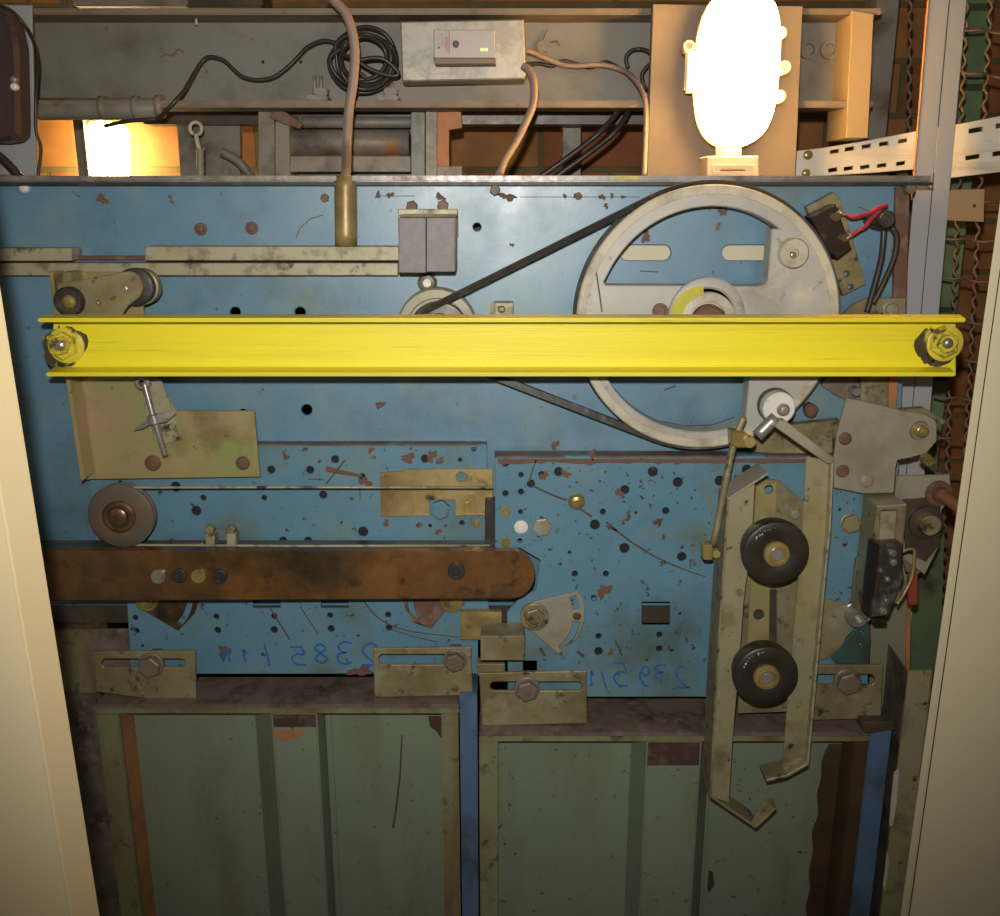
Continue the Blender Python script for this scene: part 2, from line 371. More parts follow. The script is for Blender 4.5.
M['bakelite'] = surf('black_bakelite', (.014, .011, .010, 1), (.025, .018, .014, 1), .35, 0, 40, [((.10, .055, .035, 1), 40, .68, .82)], .12)
M['plum'] = surf('dark_plum_plastic', (.055, .035, .032, 1), (.075, .045, .04, 1), .35, 0, 10, [], .04, 120, (6, 1, .3))
M['contact'] = surf('clear_dark_cover', (.16, .14, .125, 1), (.22, .20, .18, 1), .18, .3, 50, [((.06, .05, .045, 1), 34, .45, .6), ((.42, .38, .34, 1), 60, .72, .78)], .5, 70)
M['ink'] = surf('blue_marker_ink', (.014, .10, .36, 1), (.02, .13, .42, 1), .6, 0, 60, [((.06, .20, .34, 1), 90, .60, .75)], .0)
M['scratch'] = surf('scratched_to_metal', (.05, .04, .032, 1), (.13, .085, .06, 1), .6, 0, 90, [], .0)
M['rustspot'] = surf('rust_spot', (.13, .075, .05, 1), (.17, .085, .055, 1), .75, 0, 90, [], .1)
M['palesmear'] = surf('white_paint_smear', (.62, .58, .52, 1), (.42, .36, .28, 1), .6, 0, 60, [], .1)
M['yellowsmear'] = surf('yellow_paint_smear', (.62, .55, .03, 1), (.45, .40, .05, 1), .5, 0, 60, [], .1)
M['redprint'] = surf('red_print', (.50, .05, .10, 1), (.45, .05, .10, 1), .5, 0, 5, [], 0)
M['ambprint'] = surf('ochre_print', (.55, .33, .14, 1), (.5, .3, .12, 1), .5, 0, 5, [], 0)
M['hole'] = surf('black_hole_shade', (.01, .01, .01, 1), (.015, .013, .012, 1), .7, 0, 5, [], 0)  # black colour for the shade inside holes
M['chalk'] = surf('white_marking', (.6, .58, .52, 1), (.4, .38, .33, 1), .6, 0, 200, [((.05, .04, .03, 1), 300, .5, .6)], 0)
M['bulb'] = glow('lit_lamp_glass', (1, .58, .16, 1), 62)
M['bulbguard'] = surf('lamp_guard_paint', (.6, .5, .36, 1), (.55, .45, .3, 1), .5, 0, 10, [], .05)
M['led'] = glow('green_led', (.45, 1, .12, 1), 3)
M['worklamp'] = glow('lit_work_lamp', (1, .78, .32, 1), 42)
M['brick'] = bricks('old_shaft_brick', srgb(158, 108, 56), srgb(140, 82, 44), srgb(104, 88, 52), .19, .068)
M['greenbrick'] = bricks('green_painted_brick', srgb(112, 136, 96), srgb(104, 128, 88), srgb(60, 74, 50), .30, .085)
M['concrete'] = surf('dark_shaft_concrete', (.10, .085, .065, 1), (.07, .06, .05, 1), .85, 0, 6, [((.05, .04, .03, 1), 10, .5, .8)], .3, 60)
M['floor'] = surf('worn_stone_floor', (.20, .18, .15, 1), (.15, .135, .115, 1), .6, 0, 5, [(GRIME, 8, .56, .8)], .1)
M['sill'] = surf('grooved_aluminium', (.40, .38, .34, 1), (.30, .28, .25, 1), .4, .6, 20, [], .1)
# ================================================================ setting
FLOOR_Z = 0.0
fl = wbox('floor', -1.6, 1.6, -1.6, 0.75, -0.05, 0.0, M['floor']); tag(fl, 'worn stone floor below the lift doors', 'floor', kind='structure')
o = wbox('trim_4', -1.0, P(900, 200, .1).x, .064, .415, 1.90, 1.985, M['concrete'], None, .002); tag(o, 'dark steel shelf behind the blue backplate', 'shelf', kind='structure')
wb = wbox('wall_back', -1.6, 1.6, 0.42, 0.52, 0, 2.75, M['brick'], bev=0); tag(wb, 'brown brick shaft wall behind the machinery', 'wall', kind='structure')
wr = wbox('wall_right', 0.86, 0.96, -0.30, 0.42, 0, 2.75, M['concrete'], bev=0); tag(wr, 'dark concrete shaft side wall beyond the wire mesh', 'wall', kind='structure')
wl = wbox('wall_left', -1.05, -0.95, -0.30, 0.42, 0, 2.75, M['concrete'], bev=0); tag(wl, 'dark concrete shaft side wall', 'wall', kind='structure')
# green painted brick pier seen between the post and the right jamb
xa, xb = P(937, 100, .25).x, P(983, 100, .25).x
pier = wbox('trim_3', xa, xb, .25, .275, 0, 2.75, M['greenbrick'], bev=.002); tag(pier, 'green painted brick pier behind the pale post', 'pier', kind='structure')

def line_at(pa, pb, Y, z):
    a, b = P(pa[0], pa[1], Y), P(pb[0], pb[1], Y); t = (z - a.z) / (b.z - a.z); return a + (b - a) * t
def jamb_part(name, lines, m, parent=None, z0=0.0, z1=2.45, bev=.0012):
    A = [line_at(a, b, Y, z0) for a, b, Y in lines]; B = [line_at(a, b, Y, z1) for a, b, Y in lines]
    return prism(name, A, B, m, parent, bev)
# left jamb: crease at Y=-.47, return edge at Y=-.40
e1, e2 = (50, 600), (100, 916); c1, c2 = (18, 600), (71, 916)
jl = jamb_part('trim_1', [(e1, e2, -.452), (c1, c2, -.47), ((c1[0]-420, 600), (c2[0]-420, 916), -.47), ((c1[0]-420, 600), (c2[0]-420, 916), -.462), ((e1[0]-5, 600), (e2[0]-5, 916), -.444)], M['beige'])
tag(jl, 'beige enamelled door jamb at the left of the opening', 'door jamb', kind='structure')
# right jamb
r1, r2 = (939, 640), (900.5, 916); g1, g2 = (948.5, 640), (909.5, 916)
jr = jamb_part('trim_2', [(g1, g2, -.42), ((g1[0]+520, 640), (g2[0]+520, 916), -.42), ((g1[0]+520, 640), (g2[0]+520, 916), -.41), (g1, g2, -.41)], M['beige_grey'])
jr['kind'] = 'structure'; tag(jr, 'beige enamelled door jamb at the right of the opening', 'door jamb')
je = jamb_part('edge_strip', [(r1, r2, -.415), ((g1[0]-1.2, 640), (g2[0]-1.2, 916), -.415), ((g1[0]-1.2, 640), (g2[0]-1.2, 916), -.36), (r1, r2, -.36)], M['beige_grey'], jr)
# ================================================================ operator back plate
t = thing('operator_backplate', 'large blue steel backplate carrying the door machinery, with rusty rivets', 'backplate', 450, 605, 0)
BX0, BX1 = -140, 908
marks = [(M['rustspot'], [BL(565, 196, 2, 1), BL(578, 196, 3.6, 2), BL(602, 197, 3, 3), BL(612, 196, 2.2, 4), BL(623, 197, 2, 5), BL(378, 195, 3, 6), BL(390, 195, 3, 6), BL(508, 197, 4, 7, 1.8), BL(440, 197, 3, 8, 1.6), BL(102, 199, 5, 9), BL(170, 197, 2, 3), BL(555, 445, 4, 2), BL(380, 405, 4, 3), BL(172, 202, 2, 1), BL(895, 255, 6, 4, .6), BL(668, 430, 5, 1), BL(646, 237, 5, 1), BL(722, 212, 4, 5), BL(606, 206, 2.5, 5), BL(512, 245, 2, 8)]),
         (M['scratch'], [ST([(612, 392), (630, 408), (655, 420), (685, 426), (712, 425), (735, 417)], 1.2), ST([(296, 238), (300, 228), (310, 219), (323, 215)], .9), ST([(664, 390), (676, 386)], 1.6), ST([(380, 196), (415, 196)], .8), ST([(520, 197), (640, 197)], .7), ST([(640, 271), (658, 272)], 1.2), ST([(858, 207), (872, 212)], 1), ST([(262, 452), (275, 446)], 1.2)])]
holes = [rr(620, 245, 671, 260.5, 7.7, 6), rr(722, 245, 772, 260.5, 7.7, 6), circ(477, 227, 4), circ(306.5, 410, 5.5), circ(235, 312.5, 5.5), circ(300, 312.5, 5.5), circ(243, 413, 4)]
plate('sheet', [(BX0, 184), (BX1, 184), (905, 330), (899, 470), (870, 600), (870, 606), (BX0, 606)], 0, .006, M['blue'], t, holes, 0.8, marks)
fz = P(400, 180.2, -.018).z
wbox('top_flange', P(BX0, 180, -.022).x, P(935, 180, -.022).x, -.014, .055, fz - .0015, fz + .004, M['flange'], t, .001)
wbox('front_lip', P(BX0, 180, -.024).x, P(934, 180, -.024).x, -.0175, -.0142, fz - .0005, fz + .0040, M['flange'], t, .0006)
plate('edge_angle', [(896, 187), (910, 187), (906, 330), (893, 330)], -.006, .005, M['rust'], t)
wbox('flange_shade_strip', P(BX0, 180, -.017).x, P(934, 180, -.017).x, -.0172, -.0004, fz - .0045, fz - .0017, M['rubber'], t, .0004)  # dark strip standing in for the shade under the top flange
wbox('lower_rail', P(300, 605, 0).x - .35, P(860, 605, 0).x, 0.0065, .05, P(400, 626, 0).z, P(400, 590, 0).z, M['dark'], t)
for x, y, r in ((201, 229, 6.2), (252, 228, 6.2)):
    o = bolt(t, x, y, 0, r * .62, 2.2, M['pale_zinc'], 'round', washer=r, name='rivet'); 
    o.data.materials[0] = M['rust']
    bolt(o, x, y, -.002, r * .45, 1.8, M['pale_zinc'], 'round', name='rivet_head')
bolt(t, 325, 198, 0, 4.5, 3, M['rust'], 'hex', name='bolt'); bolt(t, 578, 196, 0, 4, 2.5, M['rust'], 'hex', name='bolt')
for x, y in ((495, 188), (909, 187)):
    bolt(t, x, y + 2, -.010, 5.5, 5, M['dirtbrown'], 'hex', name='flange_bolt', depth=10)
plate('yellow_smear', rr(613, 176.4, 638, 179.6, 1), -.0182, .0006, M['yellowsmear'], t)
# cream strip added behind the slots; its colour stands for a lit surface
o = plate('lit_slot_strip', rr(604, 236, 786, 270, 2), .0075, .004, M['cream']); tag(o, 'added cream strip standing for the lit surface behind the slots inside the big wheel', 'slot strip')
# ================================================================ wheel, pulley and belt
WX, WY = 707.5, 320.5
WYF = -.045
t = thing('flywheel', 'big grey cast wheel with two cut-out windows and a driving belt around its rim', 'wheel', WX, WY, 0)
up = [(604, 282)] + wring(WX, WY, 110.5, WYF, 204, 306, 22)[1:] + [(772, 229), (768, 279), (765, 284), (758, 286), (606, 285)]
lo = wring(WX, WY, 114.5, WYF, 67, 163, 22) + [(606, 352), (752, 352)]
plate('disc', wring(WX, WY, 123, WYF, 0, 355, 71), WYF, .022, M['cast'], t, [up, lo], 1.2, [(M['scratch'], [ST([(596, 270), (599, 290), (602, 312)], 1.6)])])
lathe('rim', WX, WY, WYF, [(121.5, .5), (122.2, -.8), (129.8, -1), (131.2, .2), (131.2, 4.5), (125, 4.6)], M['rim'], t, 96, caps=False)
lathe('belt_groove', WX, WY, WYF, [(124, 4.7), (131.2, 4.7), (127.4, 7), (127.4, 17), (133.2, 19), (133.2, 25), (120, 25)], M['rubber'], t, 96, caps=False)
lathe('hub', WX - 2, WY - 5, WYF, [(38, 0), (38, -5), (36, -6.5), (29, -7), (27, -5), (27, 0)], M['cast'], t, 56)
lathe('hub_ring', WX - 2, WY - 2, WYF, [(27, 0), (27, -9), (25, -10), (18, -10), (18, -4)], M['rim'], t, 48)
plate('yellow_smear', band(arc(WX - 3, WY - 2, 28, 185, 268, 14), 13, 9), WYF - .0104, .0004, M['yellowsmear'], t, bev=0)
lathe('shaft_end', WX - 1, WY, WYF, [(17, 0), (17, -12), (14, -14), (6, -14), (5, -11)], M['rust'], t, 32)
lathe('shaft', WX, WY, WYF, [(24, 14), (24, 41)], M['dark'], t, 32)
bolt(t, 660, 311, WYF, 8, 2.5, M['rust'], 'ring', name='balance_hole_plug')
lathe('crank_boss', 792, 253, WYF, [(15, 1), (15, -6), (13.5, -8), (4.5, -8), (4, -6)], M['rim'], t, 36)
bolt(t, 793, 255, WYF - .008, 3.2, 2, M['steel'], 'round', name='boss_pin')
# small motor pulley
PX, PY = 440, 330
t = thing('motor_pulley', 'small dirty pulley with a pale flange, mostly hidden behind the yellow channel', 'pulley', PX, PY, 0)
lathe('flange', PX - 3, PY - 2, -.012, [(40, 11), (40, 0), (38, -2), (30, -2.5), (29, 0)], M['zinc_grey'], t, 48)
lathe('groove', PX, PY, -.018, [(29, 12), (20, 4), (20, -8), (30, -12), (30, -14), (28, -15)], M['dark'], t, 40)
lathe('pulley_face', PX, PY, -.033, [(28, 2), (27, -1), (17, -2), (16, -5), (12, -6)], M['dark'], t, 40)
lathe('hub', PX, PY, -.037, [(16, 3), (16, -2), (14, -4), (8, -4)], M['yellow_bolt'], t, 28)
# belt round both
def tangent_belt():
    Yb = -.033; R, r = 132, 23.5
    c1 = P(WX, WY, WYF); c1.y = Yb; c2 = P(PX, PY, Yb); s1 = S(WX, WY, WYF); s2 = S(PX, PY, Yb)
    R *= s1; r *= s2
    d = c1 - c2; L = math.hypot(d.x, d.z); ang = math.atan2(d.z, d.x); be = math.acos((R - r) / L)
    pts = []
    a0 = ang + math.pi - be; a1 = ang - math.pi + be
    for i in range(61):
        a = (ang + math.pi - be) + ((ang - math.pi + be) - (ang + math.pi - be)) * i / 60
        pts.append(c1 + Vector((math.cos(a) * R, 0, math.sin(a) * R)))
    for i in range(21):
        a = (ang - math.pi + be) - (2 * math.pi - 2 * (math.pi - (math.pi - be))) * 0 + (-(2 * be)) * i / 20
        pts.append(c2 + Vector((math.cos(a) * r, 0, math.sin(a) * r)))
    return pts
pts = tangent_belt()
bm = bmesh.new(); rings = []; n = len(pts)
for i in range(n):
    d = (pts[(i+1) % n] - pts[i-1]).normalized(); nr = Vector((-d.z, 0, d.x))
    rings.append([bm.verts.new(pts[i] + nr * a + Vector((0, b, 0))) for a, b in ((.003, -.0045), (.003, .0045), (-.003, .003), (-.003, -.003))])
for i in range(n):
    a, b = rings[i], rings[(i+1) % n]
    for k in range(4): bm.faces.new((a[k], b[k], b[(k+1) % 4], a[(k+1) % 4]))
o = link('drive_belt', from_bm(bm, 'drive_belt'), M['belt']); tag(o, 'black V-belt running from the big grey wheel to the small pulley', 'belt')
# little clamp block beside the pulley
t = thing('clamp_block', 'small pale block with a round hole just above the yellow channel', 'block', 502, 315, 0)
plate('block', rr(494.5, 302.5, 513.5, 330, 1.2), -.018, .017, M['pale_zinc'], t, [circ(501.5, 309.5, 3.2, 16)], .8)
wbox('back_plate', P(490, 310, 0).x, P(512, 310, 0).x, -.004, .001, P(500, 330, 0).z, P(500, 301.5, 0).z, M['zinc_old'], t)
# ================================================================ yellow channel
YW = -.078
def ywbar():
    t = thing('yellow_channel_bar', 'long bright yellow steel channel bolted across the machinery', 'channel bar', 500, 345, YW)
    zt = P(500, 318.2, -.108).z; zb = P(500, 376, -.108).z
    x0 = P(52, 345, YW).x; x1 = P(957, 345, YW).x
    plate('web', rr(53, 320, 956, 376, 1), YW, .004, M['yellow'], t, marks=[(M['grime'], [BL(64, 347, 21.5, 3, 1, .2), BL(57, 333, 6, 1, .5), BL(61, 365, 6, 1, .6), BL(938, 346, 21, 5, 1, .22), BL(929, 359, 7, 2, 1, .3), BL(932, 329, 2.5, 2)])])
    def flange(nm, z, xl, xr, xl2, xr2, th):
        A = [Vector((xl2, YW - .0002, z)), Vector((xr2, YW - .0002, z)), Vector((xr, -.108, z)), Vector((xl, -.108, z))]
        B = [v + Vector((0, 0, -th)) for v in A]
        prism(nm, A, B, M['yellow'], t, .0008)
    flange('flange', zt, P(37.5, 318, -.108).x, P(966, 318, -.108).x, x0 - .004, x1, .0034)
    flange('flange', zb + .003, P(46, 375, -.108).x, P(956, 372, -.108).x, x0, x1 - .004, .0034)
    for cx, cy in ((65, 345), (942, 343)):
        w = lathe('washer', cx + 2, cy, YW, [(18, 1), (18, -2.6), (17, -3.2), (8, -3.2)], M['yellow_bolt'], t, 36)
        bolt(t, cx, cy, YW - .003, 14, 9, M['yellow_bolt'], 'hex', name='nut', rot=.5)
        bolt(t, cx - (3 if cx < 500 else -3), cy, YW - .012, 9.5, 8, M['yellow_bolt'], 'hex', name='nut', rot=.2)
        bolt(t, cx - (4 if cx < 500 else -5), cy, YW - .020, 5.2, 5, M['steel'], 'round', name='stud')
ywbar()
# ================================================================ bars, tube and buffer on the backplate
t = thing('flat_guide_bar', 'pale zinc double bar along the backplate, ending at the grey block', 'guide bar', 200, 275, 0)
plate('lower_bar', rr(-140, 263, 398, 275.5, 1.5), -.020, .0197, M['pale_zinc'], t)
plate('upper_bar', rr(-140, 248, 71.5, 261, 1.5), -.024, .0237, M['pale_zinc'], t)
plate('upper_bar', rr(145, 246.5, 399, 260.5, 1.5), -.024, .0237, M['pale_zinc'], t)
plate('rusty_strip', rr(71.7, 256, 144.8, 260, .6), -.010, .0097, M['rust'], t)
t = thing('conduit_tube', 'short upright gold tube through which the grey-pink cable enters', 'tube', 345, 245, -.02)
a, b = P(345.5, 176, -.0100), P(346, 245.5, -.0100)
tube('tube', [a + (b - a) * (i / 6) for i in range(7)], 11.2 * S(345, 210, -.01), M['zinc_gold'], t, 28)
t = thing('rubber_buffer', 'square grey-black buffer block in two halves above the small pulley', 'buffer', 427, 275, 0)
plate('block_half', rr(398.5, 217.5, 426, 273, .8), -.060, .046, M['block'], t, bev=.8)
plate('block_half', rr(426.4, 217.5, 455, 272, .8), -.060, .046, M['block'], t, bev=.8)
plate('mount_plate', [(398, 209), (457.5, 209), (458, 236), (455, 237), (455, 272), (399, 272)], -.0135, .0132, M['pale_zinc'], t)
wbox('top_plate', P(398, 215, -.06).x, P(456, 215, -.06).x, -.058, -.013, P(420, 217, -.06).z, P(420, 214.6, -.06).z, M['beamlip'], t, .0006)
for x, y in ((412, 206.5), (443, 205.5)): bolt(t, x, y, -.004, 6, 4, M['rust'], 'hex', name='bolt')
o = bolt(None, 427.5, 282.5, 0, 9, 6, M['steel'], 'round', washer=10, name='cap_nut'); tag(o, 'round pale nut directly below the grey-black buffer', 'nut')
# ================================================================ left bracket
t = thing('zinc_bracket', 'large folded gold zinc bracket holding the left end of the yellow channel', 'bracket', 150, 480, 0)
plate('bracket_plate', [(49, 272), (139, 272), (145, 330), (156, 378), (176, 411), (254, 411), (260, 477), (92, 479.5), (81, 480), (66, 378), (56, 320)], -.030, .004, M['zinc'], t)
ob = [(48.5, 272), (55, 320), (65, 378), (80.5, 482)]
plate('folded_flange', ob + [(84.5, 479), (69, 376), (59, 320), (52.5, 272)], -.0545, .0235, M['zinc'], t)
for x, y, r in ((153, 463, 8), (243, 463, 7)): bolt(t, x, y, -.030, r, 3, M['rust'], 'round', name='rivet')
plate('stay', rr(92, 300, 110, 430, 1), -.0258, .0255, M['zinc_old'], t)
t = thing('lever_arm', 'tarnished brass-coloured lever arm with black roller, above the yellow channel on the left', 'lever', 95, 300, -.05)
plate('arm', [(57, 283), (80, 280), (114, 273.5)] + arc(126.5, 287, 16, -80, 60, 8) + [(126, 308), (119, 320), (57, 320)], -.060, .005, M['zinc_old'], t, [circ(98, 303, 2.4, 12)])
plate('back_link', [(62, 272), (70, 272), (72, 290), (70, 318), (62, 318)], -.0545, .024, M['zinc_old'], t)
lathe('roller', 134, 287, -.054, [(16, 0), (18.5, 1), (18.5, 9), (16, 10)], M['rubber'], t, 36)
lathe('roller_boss', 140, 287, -.0435, [(12, -1), (18, 1), (18, 11), (13, 12)], M['zinc_old'], t, 32)
bolt(t, 125.5, 288.5, -.060, 3.4, 2.2, M['steel'], 'round', name='screw')
bolt(t, 98, 303, -.060, 2.2, 1.2, M['steel'], 'round', name='screw')
lathe('pivot_cap', 71, 301, -.060, [(14.5, 0), (14.5, -6), (13, -8), (8, -8.5)], M['rubber'], t, 36)
bolt(t, 69, 302, -.068, 7, 3, M['brass'], 'round', name='pivot_pin')
# wing-nut adjuster
t = thing('wing_nut_adjuster', 'threaded adjuster with a steel wing nut on the gold bracket', 'adjuster', 155, 445, -.03)
plate('hinge_leaf', [(140, 379), (161, 379.5), (182, 440), (167, 443.5), (158, 446), (148, 425)], -.0325, .0022, M['pale_zinc'], t, [circ(171.5, 427, 3, 14), circ(153, 430, 3, 14)])
cable('threaded_rod', [(144, 382, -.044), (152, 412, -.046), (158, 432, -.046), (165.5, 456, -.044)], -.045, 3.1, M['steel'], t, 12)
lathe('eye', 144, 382, -.040, [(7.5, 0), (7.5, -5), (6, -6), (3.2, -6), (3.2, 0)], M['steel'], t, 22)
def wing():
    bm = bmesh.new()
    c = P(154.5, 419, -.048); s = S(154, 419, -.048)
    for sx in (-1, 1):
        q = [(2, 4, 4), (20, 7 if sx > 0 else -7, 1.2), (22, 3 if sx > 0 else -9, .8), (12, -4 if sx > 0 else -8, 2), (2, -4, 4)]
        fr = [bm.verts.new(c + Vector((sx * x * s, -h * s * 1.1, y * s + (sx * x * s * .12)))) for x, y, h in q]
        bk = [bm.verts.new(c + Vector((sx * x * s, h * s * 1.1, y * s + (sx * x * s * .12)))) for x, y, h in q]
        bm.faces.new(fr); bm.faces.new(bk[::-1])
        for i in range(5): bm.faces.new((fr[i], bk[i], bk[(i+1) % 5], fr[(i+1) % 5]))
    rs = []
    ax = (P(160, 440, -.046) - P(150, 405, -.046)).normalized(); u = ax.cross(Vector((0, 1, 0))).normalized(); v = ax.cross(u)
    for k, r in ((-5, 5), (-4, 6.5), (4, 6.5), (5, 5)):
        rs.append([bm.verts.new(c + ax * k * s + (u * math.cos(i * math.tau / 18) + v * math.sin(i * math.tau / 18)) * r * s) for i in range(18)])
    for a, b in zip(rs, rs[1:]):
        for i in range(18): bm.faces.new((a[i], a[(i+1) % 18], b[(i+1) % 18], b[i]))
    bm.faces.new(rs[0]); bm.faces.new(rs[-1])
    link('wing_nut', from_bm(bm, 'wing_nut'), M['steel'], t)
wing()
# ================================================================ left hanger
YL = -.015
t = thing('door_hanger_plate', 'blue perforated hanger plate of the left door, behind the brown bar', 'hanger plate', 300, 675, YL)
hs = [circ(x, y, r, 14) for x, y, r in ((271, 470, 4), (310, 470, 4), (335, 459.5, 4), (362, 477, 3.5), (425, 459, 4), (460, 460, 2), (474, 449, 2.6), (323, 495, 4), (264, 498, 2.8), (363, 532, 5), (283, 541, 4), (308, 541, 4), (274, 616.5, 3), (274, 630, 3.6), (330, 615.6, 3), (331, 629, 3.4), (388, 615, 3), (389, 628, 3.4), (175.5, 487, 5), (203, 498, 3), (196, 511, 5), (135, 618, 2.8), (136.5, 631, 2.8), (216, 617, 3), (217.5, 630.5, 3.4), (120, 483, 2.5), (462, 523, 2.5), (418, 526, 1.8), (430, 526, 1.8))]
hs += [rr(253, 599, 280.5, 608.5, .5), rr(321, 599, 348.5, 608.5, .5)]
mk = [(M['scratch'], [ST(spline([(363, 600), (373, 613), (386, 623), (405, 630), (430, 634), (458, 637)], 5), 1.6, .8), ST([(390, 629), (415, 637), (438, 642)], 1), ST([(326, 484), (345, 460)], 1.6), ST([(308, 479), (325, 480)], 1), ST([(360, 487), (360, 500)], 1), ST([(270, 608), (290, 640)], 1.5), ST([(300, 606), (318, 634)], 1)]),
      (M['rustspot'], [('s', band([(326, 469), (345, 473), (362, 476)], 6, 3)), BL(365, 482, 4, 2, 1.6), BL(432, 456, 5, 1), BL(441, 461, 3, 2), BL(408, 458, 4, 3, 2), BL(371, 450, 3, 3), BL(224, 652, 5, 3, 1.4), BL(360, 671, 5, 4, 2), BL(438, 532, 3), BL(386, 523, 3), BL(420, 525, 2, 3, 1.5)])]
plate('sheet', [(86, 446), (487, 446), (487, 560), (489, 610), (478, 640), (478, 674), (131, 674), (127, 604), (97, 560)], YL, .004, M['blue_grimy'], t, hs, .6, mk)
plate('hole_shade_sheet', [(100, 450), (484, 450), (484, 594), (100, 594)], YL + .0075, .003, M['hole'], t)  # black sheet added to make the hanger holes look shaded
plate('hole_shade_sheet', [(134, 611), (474, 611), (474, 668), (134, 668)], YL + .0075, .003, M['hole'], t)
wbox('top_lip', P(97, 441, YL).x, P(487, 441, YL).x, YL + .0002, YL + .0145, P(300, 446.5, YL).z, P(300, 444.5, YL).z, M['rustedge'], t, .0005)
# marker writing, seen reversed
GL = {'2': [[(0, .8), (.25, 1), (.6, 1), (.85, .75), (.75, .5), (.3, .15), (0, 0), (.9, .02)]], '3': [[(0, .95), (.45, 1), (.8, .8), (.55, .55), (.3, .52)], [(.3, .52), (.75, .45), (.8, .15), (.4, 0), (0, .08)]],
      '8': [[(.5, .52), (.12, .75), (.45, 1), (.82, .78), (.5, .52), (.08, .22), (.45, 0), (.85, .22), (.5, .52)]], '9': [[(.75, .72), (.45, 1), (.12, .75), (.4, .5), (.75, .7), (.78, .4), (.45, 0), (.2, .02)]],
      '5': [[(.85, 1), (.2, 1)], [(.2, 1), (.12, .58), (.5, .62), (.85, .38), (.65, .05), (.1, 0)]], '/': [[(.15, -.1), (.75, 1.05)]], '1': [[(.2, .7), (.55, .95), (.5, 0)]], 'N': [[(.1, 0), (.12, .9), (.7, .1), (.75, .95)]]}
def writing(parent, items, Y, w=2.0):
    """items = (glyph, x of its centre, y of its base, width, height, lean); the digits read right to left, turned over"""
    for g, cx, yb, ww, hh, lean in items:
        bm = bmesh.new()
        for st in GL[g]:
            pts = [(cx - (x - .45) * ww + lean * y, yb - y * hh) for x, y in st]
            if len(pts) > 2: pts = [tuple(v) for v in spline(pts, 5)]
            o = band(pts, w); n = len(o) // 2
            vs = [bm.verts.new(P(x, y, Y - .00025)) for x, y in o]
            for i in range(n - 1): bm.faces.new((vs[i], vs[i+1], vs[-2-i], vs[-1-i]))
        bm.normal_update()
        for f in bm.faces:
            if f.normal.y > 0: f.normal_flip()
        me = bpy.data.meshes.new('handwritten_sign'); bm.to_mesh(me); bm.free()
        link('handwritten_sign', me, M['ink'], parent)
writing(t, [('2', 370, 665, 18, 21, 0), ('3', 344, 664, 17, 22, 0), ('8', 322, 663, 15, 19, -2), ('5', 300, 665, 18, 18, -3), ('/', 267, 664, 9, 19, 0), ('1', 246, 662, 9, 12, -2), ('N', 226, 662, 10, 13, -2)], YL)
for x, y, r, k, mm in ((440.5, 509.5, 10, 'hex', M['blue_grimy']), (471, 498, 4.8, 'ring', M['brass']), (467, 507, 4.5, 'ring', M['brass']), (476, 523, 4, 'ring', M['brass'])):
    o = bolt(t, x, y, YL - (.004 if k == 'hex' or y < 515 else 0), r, 4 if k == 'hex' else 2, mm, k, name='bolt' if k == 'hex' else 'screw')
o = plate('gold_cover_plate', [(380, 473), (404, 471), (405, 469.5), (493, 469), (493, 516), (455, 516), (455, 500), (430, 500), (430, 516), (381, 517)], YL - .0035, .003, M['zinc_gold'], None, [circ(461, 477, 5, 18)])
tag(o, 'gold plate on the left blue hanger, beside the right blue hanger', 'cover plate')
o = plate('bumper_block', rr(485, 500, 496, 548, 2), -.028, .012, M['rubber']); tag(o, 'black upright bumper between the two blue hanger plates', 'bumper')
# synchronising cable and its pulley
t = thing('cable_pulley', 'worn grey-brown pulley with copper hub at the end of the wire rope', 'pulley', 121.5, 517, YL)
lathe('disc', 120.5, 516.5, -.050, [(14, 4), (15, 0), (30, -.5), (33, 1), (33, 3), (30, 5), (30, 7), (32.5, 9), (32.5, 11), (28, 12)], M['oldroller'], t, 56)
lathe('hub', 119.5, 516.5, -.050, [(16.5, 3), (16.5, -2), (14.5, -3.5), (11, -3), (10, -1)], M['copper'], t, 36)
lathe('axle_cap', 118.5, 516.5, -.052, [(9.5, 1), (9.5, -3), (7, -4.5), (3, -4.5), (2.5, -2)], M['copper'], t, 24)
lathe('axle', 121.5, 516.5, -.034, [(9, 0), (9, 20)], M['dark'], t, 20)
yr = -.044
c = P(121.5, 516.5, yr); s = S(121.5, 516.5, yr); R = 30.2 * s
loop = [P(493, 487.5, yr), P(300, 487.2, yr)] + [c + Vector((math.cos(math.radians(a)) * R, 0, math.sin(math.radians(a)) * R)) for a in range(88, 273, 10)] + [P(300, 546, yr), P(490, 545.5, yr)]
o = tube('wire_rope', loop, .0013, M['pale_zinc'], None, 8); tag(o, 'thin pale wire rope looped round the worn left pulley', 'rope')
for i, x in enumerate((210, 230)):
    t = thing('rope_clamp', ('pale rope clamp nearer the worn pulley, above the brown bar', 'pale rope clamp farther from the worn pulley, above the brown bar')[i], 'clamp', x, 546, -.04, 'rope clamps')
    plate('body', rr(x - 4.5 + i, 534, x + 4.5 + i, 547, .8), -.048, .012, M['pale_zinc'], t)
    bolt(t, x + i, 529.5, -.043, 4.8, 3.5, M['zinc_old'], 'hex', name='nut', depth=4)
    cable('stud', [(x + i, 524.5, -.043), (x + i, 535, -.043)], -.043, 2, M['steel'], t, 8, 3)
o = cable('rope_end_rod', [(172, 541, -.03), (176, 543, -.035), (205, 543.5, -.035)], -.035, 2.6, M['dark'], None, 10); tag(o, 'short dark rod leading from the rope clamps toward the worn pulley', 'rod')
